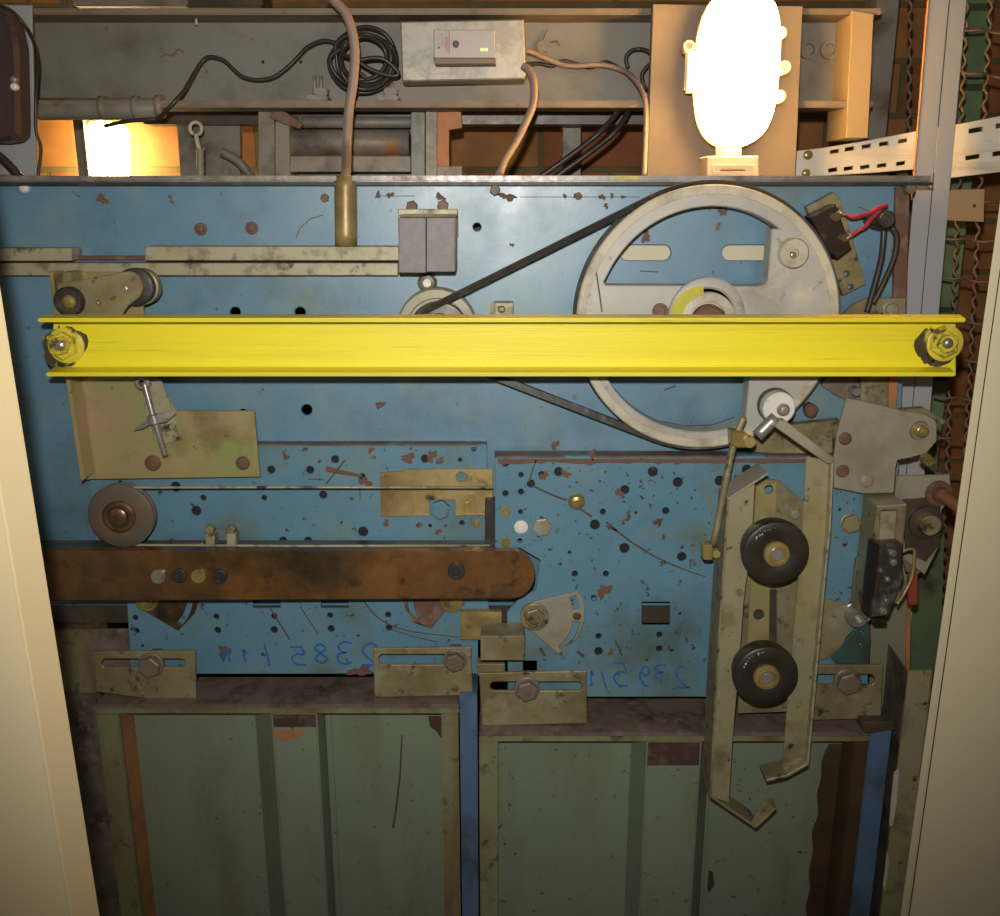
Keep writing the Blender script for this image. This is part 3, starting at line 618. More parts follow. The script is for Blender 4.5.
# carrying rail and bar
ZR = P(300, 552.5, -.058).z
o = wbox('carrier_rail', P(-140, 545, -.03).x, P(492, 545, -.03).x, -.056, -.0205, ZR - .018, ZR, M['rail'], None, .003); tag(o, 'dark greasy rail just behind the top edge of the brown bar', 'rail')
t = thing('oily_bar', 'brown oily flat bar with one rounded end, lying across both hangers', 'bar', 290, 600, -.06)
plate('bar', [(-140, 551), (-140, 602.5), (510, 599)] + arc(511, 575.2, 24, 85, -80, 14) + [(300, 551.3)], -.069, .012, M['oilbar'], t, bev=1.2)
for x, y, k, mm in ((159, 576, 'slotted', 'steel'), (180, 575, 'socket', 'rubber'), (199, 575.5, 'slotted', 'brass'), (220, 575.5, 'socket', 'rubber'), (456.5, 570.5, 'socket', 'rubber')):
    bolt(t, x, y, -.069, 7.5 if x < 400 else 8.5, 3.5, M[mm], k, name='bolt', rot=.9)
# ================================================================ right hanger
YR = -.030
t = thing('door_hanger_plate', 'blue perforated hanger plate of the right door, with rusty top edge and square window', 'hanger plate', 640, 697, YR)
hs = [circ(x, y, r, 14) for x, y, r in ((505.5, 463, 4), (521, 475, 2.6), (542, 475, 3.5), (558.7, 472, 4.5), (531, 484, 4), (505.5, 493.6, 3), (521, 492, 3), (520.5, 512, 2.4), (520, 541, 2.4), (653, 472, 5), (678, 482.5, 5), (720, 481, 5), (747, 470, 5), (625, 490, 4.5), (666, 511, 3.6), (603, 512, 3), (595, 525, 5), (624.6, 548.5, 5), (682, 557, 4.6), (575, 574, 3), (606, 574, 3), (594, 598.5, 3), (569.5, 552.5, 1.6), (598.6, 636.4, 3), (598.6, 651.6, 4.2), (659.5, 635, 3), (659.5, 649, 3.2), (636, 513, 1.4), (672, 651, 1.5), (680, 614, 1.4), (840, 510, 1.6))]
hs += [rr(642, 602, 670, 625.6, .6), rect(523, 661, 537, 672)]
mk = [(M['scratch'], [ST(spline([(533, 486), (550, 494), (566, 500)], 4), 2), ST([(536, 460), (531, 475), (529, 482)], 1.6), ST([(580, 509), (592, 517)], 2.2), ST(spline([(606, 522), (630, 541), (656, 557), (683, 569), (706, 577)], 5), 2.4, .8), ST([(606, 526), (617, 531)], 2), ST([(615, 640), (622, 656)], 1.6), ST([(540, 648), (545, 656)], 3), ST([(577, 651), (584, 657)], 3), ST([(560, 597), (572, 592)], 1.6)]),
      (M['rustspot'], [BL(604, 591, 6.5, 2), BL(611, 652, 3, 1), BL(566, 474, 4, 3), BL(544, 476, 4, 3), BL(619, 493, 4, 4), BL(592, 454, 4, 1)] + [('s', [(498 + i * 3, 459) for i in range(124)] + [(498 + i * 3, 463 + 2.4 * noise.noise((i * .09, 1, 0)) + 3.2 * max(0, noise.noise((i * .31, 5, 0)))) for i in range(124)][::-1])]),
      (M['scratch'], [BL(random.uniform(560, 700), random.uniform(466, 505), random.uniform(.6, 1.6), i) for i in range(26)])]
plate('sheet', [(495, 458), (868, 458), (868, 697), (508, 697), (507, 612), (520, 598), (536, 590), (540, 560), (520, 548), (495, 548)], YR, .004, M['blue_grimy'], t, hs, .6, mk)
plate('hole_shade_sheet', [(500, 462), (864, 462), (864, 596), (545, 596), (545, 540), (500, 540)], YR + .012, .003, M['hole'], t)  # black sheets added behind so these holes read as shade
plate('hole_shade_sheet', [(545, 630), (864, 630), (864, 690), (545, 690)], YR + .012, .003, M['hole'], t)
wbox('top_lip', P(494.5, 455, YR).x, P(868, 455, YR).x, YR + .0003, YR + .0205, P(640, 458.5, YR).z, P(640, 456, YR).z, M['rustedge'], t, .0006)
for x, y in ((505.5, 511), (506, 542)): bolt(t, x, y, YR, 5, 1.6, M['brass'], 'ring', name='screw')
bolt(t, 521, 527, YR, 7, 2.2, M['white'], 'round', name='plug')
bolt(t, 542, 526.5, YR, 10, 4, M['zinc_grey'], 'hex', name='bolt', rot=.1)
bolt(t, 576.5, 501, YR, 7.5, 5, M['brass'], 'round', washer=8.5, name='bolt')
bolt(t, 849.5, 522.5, YR, 9.5, 6, M['zinc_old'], 'hex', name='bolt', washer=10)
writing(t, [('2', 682, 688, 14, 21, 0), ('3', 662, 680, 15, 15, -2), ('9', 645, 686, 14, 20, 0), ('5', 622, 686, 17, 23, -3), ('/', 604, 688, 9, 16, 0), ('1', 592, 685, 6, 14, 0)], YR, 1.8)
# ---- sector brackets
def sector(label, Y, outline, slots, bx, by, br, m, rustm, extra=None):
    t = thing('sector_bracket', label, 'bracket', bx, by, Y)
    plate('sector', outline, Y - .0042, .004, m, t, [band(s, w) for s, w in slots], .7)
    bolt(t, bx, by, Y - .0042, br, 7, rustm, 'stud', washer=br + 4, name='bolt')
    if extra: bolt(t, extra[0], extra[1], Y - .0042, 4, 2, M['copper'], 'round', name='rivet')
sector('pale fan-shaped bracket with curved slots, just below the rounded bar end', YR, [(521, 618), (524, 607), (534, 602), (546, 599), (578, 591.5), (583, 598), (585, 608), (584, 623), (577, 639), (558.5, 655), (535, 634), (525, 628)],
       [(arc(536, 616, 41, -28, -8, 6), 6.5), (arc(536, 616, 41, 8, 54, 10), 6.5)], 534.5, 616.5, 10.5, M['zinc_grey'], M['zinc_old'], (577, 616))
sector('rusty fan-shaped bracket below the four bolts of the brown bar', YL, [(133, 590), (196, 588), (199, 600), (194, 614), (178, 631), (140, 609), (134, 602)],
       [(arc(148, 596, 42, 5, 42, 8), 6)], 147, 600, 8, M['copper'], M['brass'])
sector('rusty fan-shaped bracket below the single dark bolt of the brown bar', YL, [(403, 590), (456, 588), (458, 602), (449, 606), (431, 629), (418, 623), (406, 611), (402.5, 598)],
       [(arc(452, 598, 42, 148, 178, 8), 6)], 451.5, 601, 7.5, M['rust'], M['brass'])
# ---- slotted door brackets
def slot_bracket(label, outline, slot, bx, by, Y, br, back, m='zinc_old'):
    t = thing('slotted_bracket', label, 'bracket', bx, outline[2][1], Y, None)
    plate('bracket_plate', outline, Y, .004, M[m], t, [rr(*slot, 4.5)], .8)
    bolt(t, bx, by, Y, br, 7, M['agedbolt'], 'hex', washer=br + 2, name='bolt', depth=1)
    wbox('spacer', P(bx - 6, by, Y).x, P(bx + 6, by, Y).x, Y + .0042, back, P(bx, by + 7, Y).z, P(bx, by - 7, Y).z, M['dark'], t, .001)
YD = -.036
slot_bracket('slotted zinc bracket on the left door, below the rusty fan bracket near the jamb', [(93, 652), (195, 651), (196, 701), (150, 699), (96, 692)], (101, 659, 185, 667.5), 151.5, 664.5, YD, 11, YL)
slot_bracket('slotted yellowish bracket at the inner end of the left door, bolt at the slot end', [(373, 648.5), (471, 647.5), (473, 695.5), (374.5, 697.5)], (378.5, 654.5, 461, 665), 455, 660, YD, 10, YL)
slot_bracket('slotted zinc bracket at the inner end of the right door, below the pale fan bracket', [(479, 673.5), (586.5, 671), (587, 723.5), (482, 726)], (490, 682, 582, 691), 527, 688.5, YD - .012, 11, YR)
slot_bracket('slotted zinc bracket on the right door, right of the long coupling arms', [(790, 666), (883.5, 665), (881, 718.5), (792, 721)], (806, 674.5, 875, 685), 847, 681, YD - .012, 12, YR)
# ---- small blocks between the doors
for nm, r, Y, th, mm, lab in (('stop_block', rr(480.5, 636, 525, 660.5, 1), -.062, .030, 'zinc_old', 'small grey-gold stop block with bright top edge between the two doors'),
                              ('stop_plate', rr(460, 612, 502, 640, 1), -.024, .008, 'zinc_gold', 'brownish gold plate behind and above the small stop block'),
                              ('stop_plate', rr(477, 664, 505, 676, 1), -.030, .014, 'zinc_old', 'gold plate below the small stop block, behind the slotted bracket')):
    o = plate(nm, r, Y, th, M[mm]); tag(o, lab, 'block' if 'block' in nm else 'plate')
# ================================================================ doors
def door(label, xl, xr, ytop, Yf, stile_l, stile_r, stf, kind):
    zt = P(300, ytop, Yf).z
    X = lambda x: P(x, ytop, Yf).x
    t = bpy.data.objects.new('landing_door', None); COL.objects.link(t)
    t.location = (X((xl + xr) / 2), Yf, 0.012); W[t] = t.location.copy(); tag(t, label, 'door')
    # uprights are drawn from their own top pixel
    wbox('top_rail', X(xl), X(xr), Yf, .010, zt - .004, zt, M['dirtbrown'], t, .001)
    wbox('rail_lip', X(xl), X(xr), Yf, Yf + .003, zt - .010, zt - .0042, M['green_old'], t, .001)
    wbox('panel', X(xl) + .002, X(xr) - .002, Yf + .034, Yf + .037, .012, zt - .0042, M['green'], t, .0008)
    wbox('stile', X(stile_l[0]), X(stile_l[1]), Yf, Yf + .0335, .012, zt - .0104, M['green_old'], t, .001)
    wbox('stile', X(stile_r[0]), X(stile_r[1]), Yf, Yf + .0335, .012, zt - .0104, M['grease' if kind else 'green_old'], t, .001)
    s0, s1 = X(stf[0]), X(stf[1])
    hat = [(P(stf[0] - 17, ytop, Yf + .034).x, Yf + .0338), (s0, Yf + .001), (s1, Yf + .001), (P(stf[1] + 9, ytop, Yf + .034).x, Yf + .0338)]
    st = prism('stiffener', [Vector((x, y, .012)) for x, y in hat], [Vector((x, y, zt - .0104)) for x, y in hat], M['green'], t, .0012)
    wbox('primer_patch', s0 + .001, s1 - .001, Yf + .0004, Yf + .001, zt - .0255 - (.012 if kind else 0), zt - .0110, M['redprimer'], st, .0003)
    if kind == 0: 
        plate('primer_flake', [(stf[0] + 3, ytop + 26), (stf[1] - 12, ytop + 24), (stf[1] - 16, ytop + 32), (stf[0] + 14, ytop + 36), (stf[0] + 4, ytop + 34)], Yf + .0003, .0004, M['orange'], st)
    wbox('bead', P(stf[1] + 11, ytop, Yf + .034).x, P(stf[1] + 15, ytop, Yf + .034).x, Yf + .030, Yf + .0338, .012, zt - .0104, M['green'], t, .0015)
    return t, X, zt
YF1, YF2 = -.050, -.062
t, X, zt = door('green sheet-metal door panel on the left, with orange-brown inner line and centre stiffener', 95, 459, 705, YF1, (95, 117), (441, 458), (271, 316), 0)
ol = [(X(117) + .0004, YF1 + .004), (P(133, 705, YF1 + .034).x, YF1 + .0338), (X(117) + .0004, YF1 + .0338)]
prism('orange_line', [Vector((x, y, .012)) for x, y in ol], [Vector((x, y, zt - .0104)) for x, y in ol], M['orange'], t, .001)
plate('scratch', band([(402, 735), (400, 775), (396, 810), (393, 828)], 1.4, 2.6), YF1 + .0336, .0003, M['scratch'], t)
plate('stain', [(428, 716), (450, 716), (452, 730), (441, 738), (436, 731), (430, 727)], YF1 + .0336, .0003, M['grease'], t)
e = wbox('blue_edge', P(459.3, 697, YF1).x, P(477, 697, YF1).x, YF1 + .004, .006, .012, P(468, 698, YF1).z, M['door_blue'], t, .001)
t, X, zt = door('green sheet-metal door panel on the right, stained brown by grease along its right side', 479, 871, 733, YF2, (479, 498), (856, 870), (648, 702), 1)
z = lambda y: P(800, y, YF2 + .0217)
ed = [tuple(v) for v in spline([(829, 744), (822, 760), (821, 778), (817, 795), (818, 815), (812, 832), (813, 850), (809, 872), (810, 890), (806, 905), (807, 925), (800, 945), (802, 965)], 3)]
plate('grease_stain', ed + [(852, 965), (856, 744)], YF2 + .0333, .0006, M['grease'], t)
plate('grease_drip', [(708, 870), (713, 872), (714, 886), (709, 893), (706, 884)], YF2 + .0336, .0003, M['grease'], t)
plate('rail_end', [(862, 722), (893, 722), (894, 730), (864, 735)], YF2 + .001, .04, M['dark'], t)
e = wbox('blue_edge', P(871.5, 730, YF2).x, P(893, 730, YF2).x, YF2 + .002, .006, .012, P(880, 728.5, YF2).z, M['door_blue'], t, .001)
# rail below the doors
o = wbox('door_sill', -.60, .60, -.085, .03, .0005, .011, M['sill'], None, .002); tag(o, 'grooved metal sill under the doors', 'sill', kind='structure')
# uprights left of the left door
t = thing('guide_post', 'dark grimy green and brown upright beside the left door', 'post', 75, 916, -.01)
def post(nm, xl, xr, ytop, y0, y1, m, par, zb=.0):
    return wbox(nm, P(xl, ytop, y0).x, P(xr, ytop, y0).x, y0, y1, zb, P(xl, ytop, y0).z, M[m], par, .0012)
post('green_face', -160, 92, 630, -.008, .03, 'green_old', t)
post('brown_web', 88, 130, 629, -.0105, -.0085, 'dirtbrown', t, P(300, 705, YF1).z + .002)
post('lower_sleeve', -160, 96, 694, -.012, -.0082, 'dirtbrown', t)
# ================================================================ coupler
YV = -.098
t = thing('coupler_plate', 'gold zinc mounting plate behind the two brown rollers', 'mounting plate', 775, 710, YR)
plate('plate', [(752, 486), (766, 479), (780, 481), (804, 502), (806, 560), (800, 640), (790, 712), (738, 714), (742, 620)], -.052, .004, M['zinc_old'], t, [circ(769, 489.5, 4.5, 16), circ(759, 615, 5.5, 18), rr(770, 590, 777, 645, 2)], .8)
plate('bright_strip', [(756, 486), (777, 483), (774, 586), (770, 586), (768, 706), (744, 706)], -.0545, .0022, M['zinc'], t, [circ(769, 489.5, 4.5, 16), circ(759, 615, 5.5, 18)], .5)
bolt(t, 795, 514, -.052, 5.5, 3, M['zinc_grey'], 'round', name='screw')
wbox('standoff', P(752, 520, -.05).x, P(796, 520, -.05).x, -.0478, YR - .0002, P(770, 690, -.05).z, P(770, 505, -.05).z, M['dark'], t, .002)
for x, y, r, lab, Yr in ((776.5, 554, 33.5, 'upper of the two brown resin rollers between the coupling arms', -.119), (766.5, 677, 32.5, 'lower of the two brown resin rollers between the coupling arms', -.119)):
    t = thing('coupler_roller', lab, 'roller', x, y, Yr, 'coupler rollers')
    bx, by = x, y
    lathe('disc', bx, by, Yr, [(13, 1.5), (16, 0), (30, 0), (r - .8, 1), (r, 3), (r, 9), (r - 1, 10), (r - 5, 10.4), (r - 5, 12), (r - 2, 12.4), (r - 2, 19), (12, 20)], M['roller'], t, 64)
    lathe('hub', bx, by, Yr, [(13.2, 3), (13.2, -1.5), (12, -3), (8.5, -3.5), (7.5, -2)], M['brass'], t, 36)
    bolt(t, bx + .5, by, Yr - .002, 6.3, 3.5, M['steel'], 'slotted', name='axle_screw', rot=.5)
    lathe('axle', bx, by, Yr + .020, [(10, 0), (10, 44)], M['dark'], t, 20)
    rnd = random.Random(int(x))
    bm = bmesh.new()
    for k in range(9):
        a = math.radians(205 + k * 7.5); rad = r * .76
        cx, cy = x + math.cos(a) * rad, y + math.sin(a) * rad * 1.0
        q = [(cx + rnd.uniform(-1.6, 1.6), cy + rnd.uniform(-1.8, 1.8)) for _ in range(5)]
        cxm = sum(p[0] for p in q) / 5; cym = sum(p[1] for p in q) / 5
        q.sort(key=lambda p: math.atan2(p[1] - cym, p[0] - cxm))
        bm.faces.new([bm.verts.new(P(px, py, Yr - .0003)) for px, py in q])
    bm.normal_update()
    for f in bm.faces:
        if f.normal.y > 0: f.normal_flip()
    me = bpy.data.meshes.new('worn_lettering'); bm.to_mesh(me); bm.free(); link('worn_lettering', me, M['chalk'], t)
t = thing('coupling_arm', 'long olive zinc coupling arm left of the brown rollers, hooked at its foot', 'coupling arm', 715, 797, YV)
fr = [(729, 500), (755, 484), (752, 540), (744, 600), (738, 680), (733, 737), (729, 803), (711.5, 797), (716, 700), (723, 590)]
plate('face', fr, YV, .0025, M['zinc_olive'], t, bev=.7)
plate('side_web', [(727.5, 498.5), (729.4, 499.5), (723.4, 590), (716.4, 700), (712, 797), (709.8, 796), (714.2, 700), (721.2, 590)], YV, .036, M['zinc_old'], t, bev=.3)
plate('top_hook', band([(728, 499.5), (768.5, 473.5)], 2.2), YV - .001, .034, M['zinc_grey'], t, bev=.5)
plate('foot', band([(710.5, 796.5), (756, 827.5)], 2.6), YV - .001, .028, M['zinc_old'], t, bev=.5)
plate('foot_tab', [(754, 829), (774.5, 808), (767, 800), (757, 811), (752, 824)], YV + .001, .0025, M['zinc_old'], t, [circ(764, 812, 2, 10)], bev=.5)
plate('foot_bend', band([(755.5, 828), (776, 808.5)], 2.4), YV, .016, M['zinc_old'], t, bev=.5)
t = thing('coupling_arm', 'long olive zinc coupling arm right of the brown rollers, linked to the white roller', 'coupling arm', 800, 770, YV)
fr = [(806.5, 456), (832, 462), (829, 530), (822, 600), (814, 690), (807, 764), (786, 776), (782.5, 768), (787, 709), (793, 641), (800, 560)]
plate('face', fr, YV + .008, .0025, M['zinc_olive'], t, bev=.7)
plate('side_web', [(831.5, 461.5), (834, 462), (831, 530), (824, 600), (816, 690), (809, 765), (806.8, 764), (813.6, 690), (821.6, 600), (828.6, 530)], YV, .036, M['pale_zinc'], t, bev=.4)
plate('foot', band([(808, 764.5), (787, 776.5), (766.5, 781)], 2.6), YV, .026, M['zinc_old'], t, bev=.5)
plate('link_bar', [(780, 420), (786, 421), (834.5, 458), (833, 464), (827, 464), (775, 427)], YV - .001, .012, M['zinc_grey'], t, bev=.8)
t = thing('crank_roller', 'white nylon roller on the lower right of the big wheel', 'roller', 779, 408, WYF)
lathe('white_disc', 779.5, 408.5, -.074, [(6, 0), (15, 0), (16.3, 1), (16.3, 11), (15, 12)], M['white'], t, 40)
lathe('back_disc', 777, 406.5, -.0615, [(14, 0), (17.5, .5), (17.5, 9), (15, 16.6)], M['oldroller'], t, 36)
bolt(t, 783, 409.5, -.074, 5.5, 5, M['zinc_grey'], 'round', name='screw', washer=6.5)
t = thing('pull_rod', 'thin zinc pull rod with clamp blocks at both ends, left of the coupling arms', 'pull rod', 708, 560, -.085)
cable('rod', [(743.5, 417, -.088), (732, 451, -.088), (713, 547, -.088)], -.088, 3.6, M['zinc_old'], t, 12)
plate('upper_clamp', [(731, 431), (745, 432), (754, 440), (752, 448), (738, 448), (732, 445)], -.097, .016, M['brass'], t, bev=1.2)
bolt(t, 749, 441.5, -.097, 6, 4, M['zinc_gold'], 'slotted', name='clamp_screw', rot=.8)
plate('lower_clamp', rr(703, 545, 713, 560.5, 2), -.095, .014, M['brass'], t, bev=1)
bolt(t, 716, 553.5, -.090, 4.6, 3, M['zinc_gold'], 'hex', name='clamp_nut', depth=6)
t = thing('crank_lever', 'short bright steel lever between the white roller and the pull rod', 'lever', 764, 430, -.09)
a, b = P(776, 417, -.086), P(757, 436, -.086)
tube('lever', [a + (b - a) * i / 4 for i in range(5)], 6.4 * S(765, 428, -.09), M['steel'], t, 18)
# ================================================================ right hand cluster
t = thing('cam_bracket', 'grey riveted bracket plate with a curled right end, right of the coupling arms', 'bracket', 870, 490, -.04)
plate('plate', [(847, 398), (876, 404), (905, 411), (922, 411), (934, 417), (937, 425), (937, 441), (927, 453), (910, 458), (898, 460), (896, 467), (894, 493), (864, 494), (834, 488), (833, 462), (838, 430)], -.046, .0035, M['zinc_grey'], t, [], .8)
plate('standoff_plate', rr(836, 440, 868, 484, 1), -.042, .0115, M['dark'], t)
for x, y, mm in ((845, 438.5, 'rust'), (842.5, 471, 'rust'), (867, 481, 'zinc_grey')): bolt(t, x, y, -.046, 6.5, 2.4, M[mm], 'round', name='rivet')
lathe('curled_end', 922, 432, -.052, [(5, 3), (9, 3.5), (10, 6), (10, 26)], M['zinc_old'], t, 30)
bolt(t, 922, 431.5, -.054, 5, 3, M['brass'], 'round', name='pin', washer=6)
plate('top_fin', [(900, 410), (925, 408), (946, 421), (943, 425), (924, 414)], -.049, .01, M['zinc_old'], t)
bolt(t, 926, 459, -.05, 6, 8, M['brass'], 'hex', name='bolt')
plate('spring_clip', band([(932, 464), (940, 470), (945, 473)], 3), -.045, .008, M['dark'], t)
t = thing('switch_box', 'zinc switch housing with a clear dark contact block, beside the right jamb', 'switch', 888, 618, -.06)
YB = -.070
plate('front_frame', [(878, 507), (906, 505.5), (902, 546), (900, 600), (868, 622), (866, 612), (874.5, 541)], YB, .003, M['zinc_old'], t, [[(881, 511), (897.5, 510), (895, 540), (879, 541)]], .7)
plate('inner_panel', [(878, 509), (900, 508), (897, 560), (876, 560)], YB + .012, .002, M['pale_zinc'], t)
plate('side_wall', [(876.5, 506.5), (879, 506.5), (875.6, 541), (867.5, 618), (864.5, 618), (873, 541)], YB, .034, M['zinc_old'], t, bev=.3)
plate('top_wall', band([(877, 506.5), (906.5, 505)], 2), YB - .001, .036, M['zinc_grey'], t, bev=.3)
plate('right_wall', [(905, 506), (907, 506), (903, 548), (901, 548)], YB, .034, M['dirtbrown'], t, bev=.3)
cb = plate('contact_block', [(881, 547), (904, 545.5), (902.5, 566), (905, 578), (897, 598), (889, 617), (872, 618)], YB - .022, .021, M['contact'], t, bev=2)
plate('block_side', [(874, 543), (881.5, 545), (872.6, 619), (866, 616)], YB - .016, .015, M['bakelite'], t)
for x, y, r in ((892, 553, 4.5), (893, 562, 4), (886, 600, 3), (883, 611, 4), (887, 579, 3)): bolt(cb, x, y, YB - .022, r, 3, M['steel'], 'round', name='contact_screw')
plate('block_foot', rr(874, 619, 887, 624, 1), YB - .01, .01, M['bakelite'], t)
for x, y in ((862.6, 568), (860, 594)): bolt(t, x, y, -.038, 3.4, 4, M['steel'], 'round', name='screw')
plate('wing', [(856, 560), (869, 545), (867, 620), (852, 600)], -.038, .004, M['dirtbrown'], t)
t = thing('switch_wire', 'bare yellowish wire with a faded red sleeve beside the dark contact block', 'wire', 910, 606, YB)
cable('wire', [(903, 551, YB - .015), (911, 549, YB - .012), (914.5, 553, YB - .01), (912, 576, YB - .01), (905, 592, YB - .012), (897, 604, YB - .016)], YB, 1.5, M['zinc_gold'], t, 8)
plate('sleeve', rr(909, 574, 918.5, 606, 3), YB + .002, .006, M['redtag'], t, bev=1.5)
o = bolt(None, 853.5, 613.5, YR - .001, 10.5, 10, M['steel'], 'socket', washer=12, name='hex_nut', depth=1); tag(o, 'bright round nut at the lower left of the switch housing', 'nut')
o = plate('green_gusset', [(868, 611), (871, 640), (869, 664), (836, 664), (830, 657), (846, 640), (862, 622)], -.034, .0035, surf('teal_green_paint', (.045, .11, .09, 1), (.04, .09, .07, 1), .5, 0, 12, [(GRIME, 20, .55, .8)]), None, [circ(862, 632, 1.6, 10), circ(861, 645, 1.8, 10)]); tag(o, 'dark green gusset plate below the bright nut', 'gusset')
o = plate('zinc_cover', [(832, 600), (846, 604), (858, 618), (842, 645), (826, 660), (818, 660), (822, 602)], -.0335, .003, M['zinc_old']); tag(o, 'gold zinc plate left of the bright nut', 'plate')
t = thing('roller_bracket', 'dark bracket with a gold roller end and a rusty bolt, behind the switch housing', 'bracket', 925, 560, -.03)
plate('bracket_plate', [(897, 476), (950, 475), (952, 498), (942, 510), (940, 545), (925, 575), (905, 560), (893, 520)], -.032, .004, M['zinc_grey'], t, [], .8)
plate('dark_plate', [(903, 500), (941, 497), (940, 545), (926, 562), (906, 552)], -.0355, .003, M['dark'], t)
lathe('roller_base', 925, 522, -.0356, [(17, 0), (17, -4), (13, -5)], M['dark'], t, 32)
lathe('roller_end', 926, 522, -.0406, [(10.5, 0), (10.5, -11), (9.5, -12)], M['zinc_old'], t, 32)
lathe('washer', 938, 493, -.034, [(13, 0), (13, -3), (8, -3.5), (7, -9)], M['rust'], t, 28)
tube('rusty_bolt', [P(939, 493, -.036) + Vector((.0008 * i, -.003 * i, -.0006 * i)) for i in range(13)], 6.2 * S(940, 493, -.04), M['rustbolt'], t, 16)
plate('tail', [(902, 556), (930, 560), (918, 575), (906, 572)], -.031, .003, M['dirtbrown'], t)
# lower right column and plates
t = thing('channel_column', 'tall brown folded-steel column between the right door and the right jamb', 'column', 905, 916, -.03)
for nm, ln, m in (('face', [((908.5, 670), (880, 916), -.050), ((931.5, 671.5), (903, 916), -.050), ((931.5, 671.5), (903, 916), -.046), ((908.5, 670), (880, 916), -.046)], 'zinc_olive'),
                  ('side', [((907.5, 670), (879, 916), -.050), ((908.3, 670), (879.8, 916), -.050), ((881, 670), (858.8, 916), .030), ((880, 670), (858, 916), .030)], 'dirtbrown'),
                  ('far_flange', [((931.7, 671), (903.2, 916), -.050), ((933, 671), (904.5, 916), -.050), ((933, 671), (904.5, 916), -.030), ((931.7, 671), (903.2, 916), -.030)], 'zinc_old')):
    z1 = P(915, 671, -.050).z
    jamb_part(nm, ln, M[m], t, 0.0, z1, .0006)
plate('paint_smear', [(894, 772), (899, 768), (897, 800), (893, 826), (889, 826), (891, 800)], -.0503, .0002, M['palesmear'], t)
plate('paint_smear', [(887, 850), (889, 862), (885, 892), (883, 885)], -.0503, .0002, M['palesmear'], t)
t = thing('shaft_plate', 'dull green-grey upright plate with an orange edge, behind the switch housing', 'plate', 890, 700, .01)
plate('plate', [(872, 560), (908, 560), (903, 800), (868, 800)], .012, .004, surf('dull_green_grey', (.25, .245, .16, 1), (.21, .205, .13, 1), .55, .1, 10, [(GRIME, 14, .6, .85)]), t)
plate('orange_edge', [(908.3, 560), (912, 560), (908, 800), (903.3, 800)], .010, .006, M['orange'], t)
o = jamb_part('green_strip', [((913, 500), (906, 830), .095), ((945, 500), (936, 830), .095), ((945, 500), (936, 830), .115), ((913, 500), (906, 830), .115)], surf('mid_green_paint', (.12, .165, .085, 1), (.095, .135, .07, 1), .5, 0, 12, [(GRIME, 20, .58, .8)]), None, .003, P(930, 500, .095).z); tag(o, 'green painted upright strip between the column and the wire mesh', 'strip')
# right end plates near the yellow channel
t = thing('corner_plate', 'gold zinc corner plates around the right end of the blue backplate', 'plate', 880, 405, -.01)
plate('upper_plate', [(877, 298), (906, 298), (905, 345), (874, 345)], -.012, .004, M['zinc_old'], t)
bolt(t, 890, 309, -.012, 6.5, 5, M['zinc_grey'], 'hex', name='nut', washer=8)
plate('curved_plate', [(842, 315), (852, 305), (866, 298), (880, 300), (878, 350), (838, 350)], -.010, .004, M['zinc_old'], t)
plate('lower_plate', [(862, 376), (889, 376), (888, 412), (860, 408)], -.014, .004, M['zinc_old'], t)
plate('orange_plate', [(889.3, 376), (899, 376), (896, 414), (888.3, 412)], -.013, .004, M['orange'], t)
bolt(t, 855, 391, -.014, 5, 6, M['steel'], 'hex', name='bolt', depth=13)
plate('dark_link', [(826, 376), (862, 376), (858, 398), (846, 400), (836, 396), (822, 386)], -.006, .0055, M['dirtbrown'], t)
o = plate('link_plate', [(760, 428), (840, 420), (836, 452), (808, 456), (752, 452)], -.018, .012, M['zinc_old']); tag(o, 'gold zinc link plate under the white roller, behind the slanted bar', 'link plate')
o = plate('rusty_rivet', blob(812, 411, 7, 2, 20, .12), -.012, .011, M['rust'], bev=1.5); tag(o, 'rusty red round head just right of the white roller', 'rivet')
# ================================================================ micro switch
t = thing('micro_switch', 'black micro switch on a tilted gold bracket beside the big wheel', 'switch', 840, 295, 0)
plate('bracket', [(806, 207), (834, 192), (841, 200), (866, 284), (843, 296), (832, 262)], -.010, .0097, M['zinc_old'], t, [circ(847, 274, 3, 14), circ(851, 287, 3, 14)])
plate('body', [(809, 217), (836, 204), (852, 249), (838, 260), (830, 254)], -.032, .0215, M['bakelite'], t, bev=1.5)
for x, y in ((835, 217), (843.5, 237.5)):
    bolt(t, x, y, -.032, 5, 3.5, M['copper'], 'hex', name='terminal_screw')
for k, (x0, y0, x1, y1) in enumerate(((838, 212, 848, 215), (846, 239, 853, 234))): cable('terminal', [(x0, y0, -.034), (x1, y1, -.034)], -.034, 2, M['steel'], t, 8, 3)
o = cable('red_wire', [(846, 214, -.034), (852, 217, -.038), (860, 216, -.038), (869, 213, -.036), (878, 208, -.036), (887, 205, -.034)], -.036, 2.0, M['redwire'], None, 10); tag(o, 'upper red wire from the micro switch to the black cable gland', 'wire')
o = cable('red_wire', [(852, 235, -.034), (859, 230, -.038), (866, 226, -.038), (872, 218, -.036), (881, 211, -.034)], -.036, 2.0, M['redwire'], None, 10); tag(o, 'lower red wire from the micro switch to the black cable gland', 'wire')
o = lathe('cable_gland', 887, 220, -.040, [(4, -1), (7, -1), (9.5, 2), (10, 8), (10, 24), (8, 39.5)], M['rubber'], None, 28); tag(o, 'round black cable gland at the right end of the red wires', 'gland')
o = cable('black_cable', [(884, 227, -.020), (883, 245, -.020), (880, 265, -.018), (871, 298, -.015), (867, 312, -.014)], -.02, 3.3, M['cable'], None, 10); tag(o, 'black cable dropping from the gland, nearer the big wheel', 'cable')
o = cable('black_cable', [(892, 227, -.024), (897, 238, -.024), (894, 258, -.022), (884, 282, -.018), (873, 304, -.015)], -.02, 3, M['cable'], None, 10); tag(o, 'black cable bowing outward from the gland, nearer the pale post', 'cable')
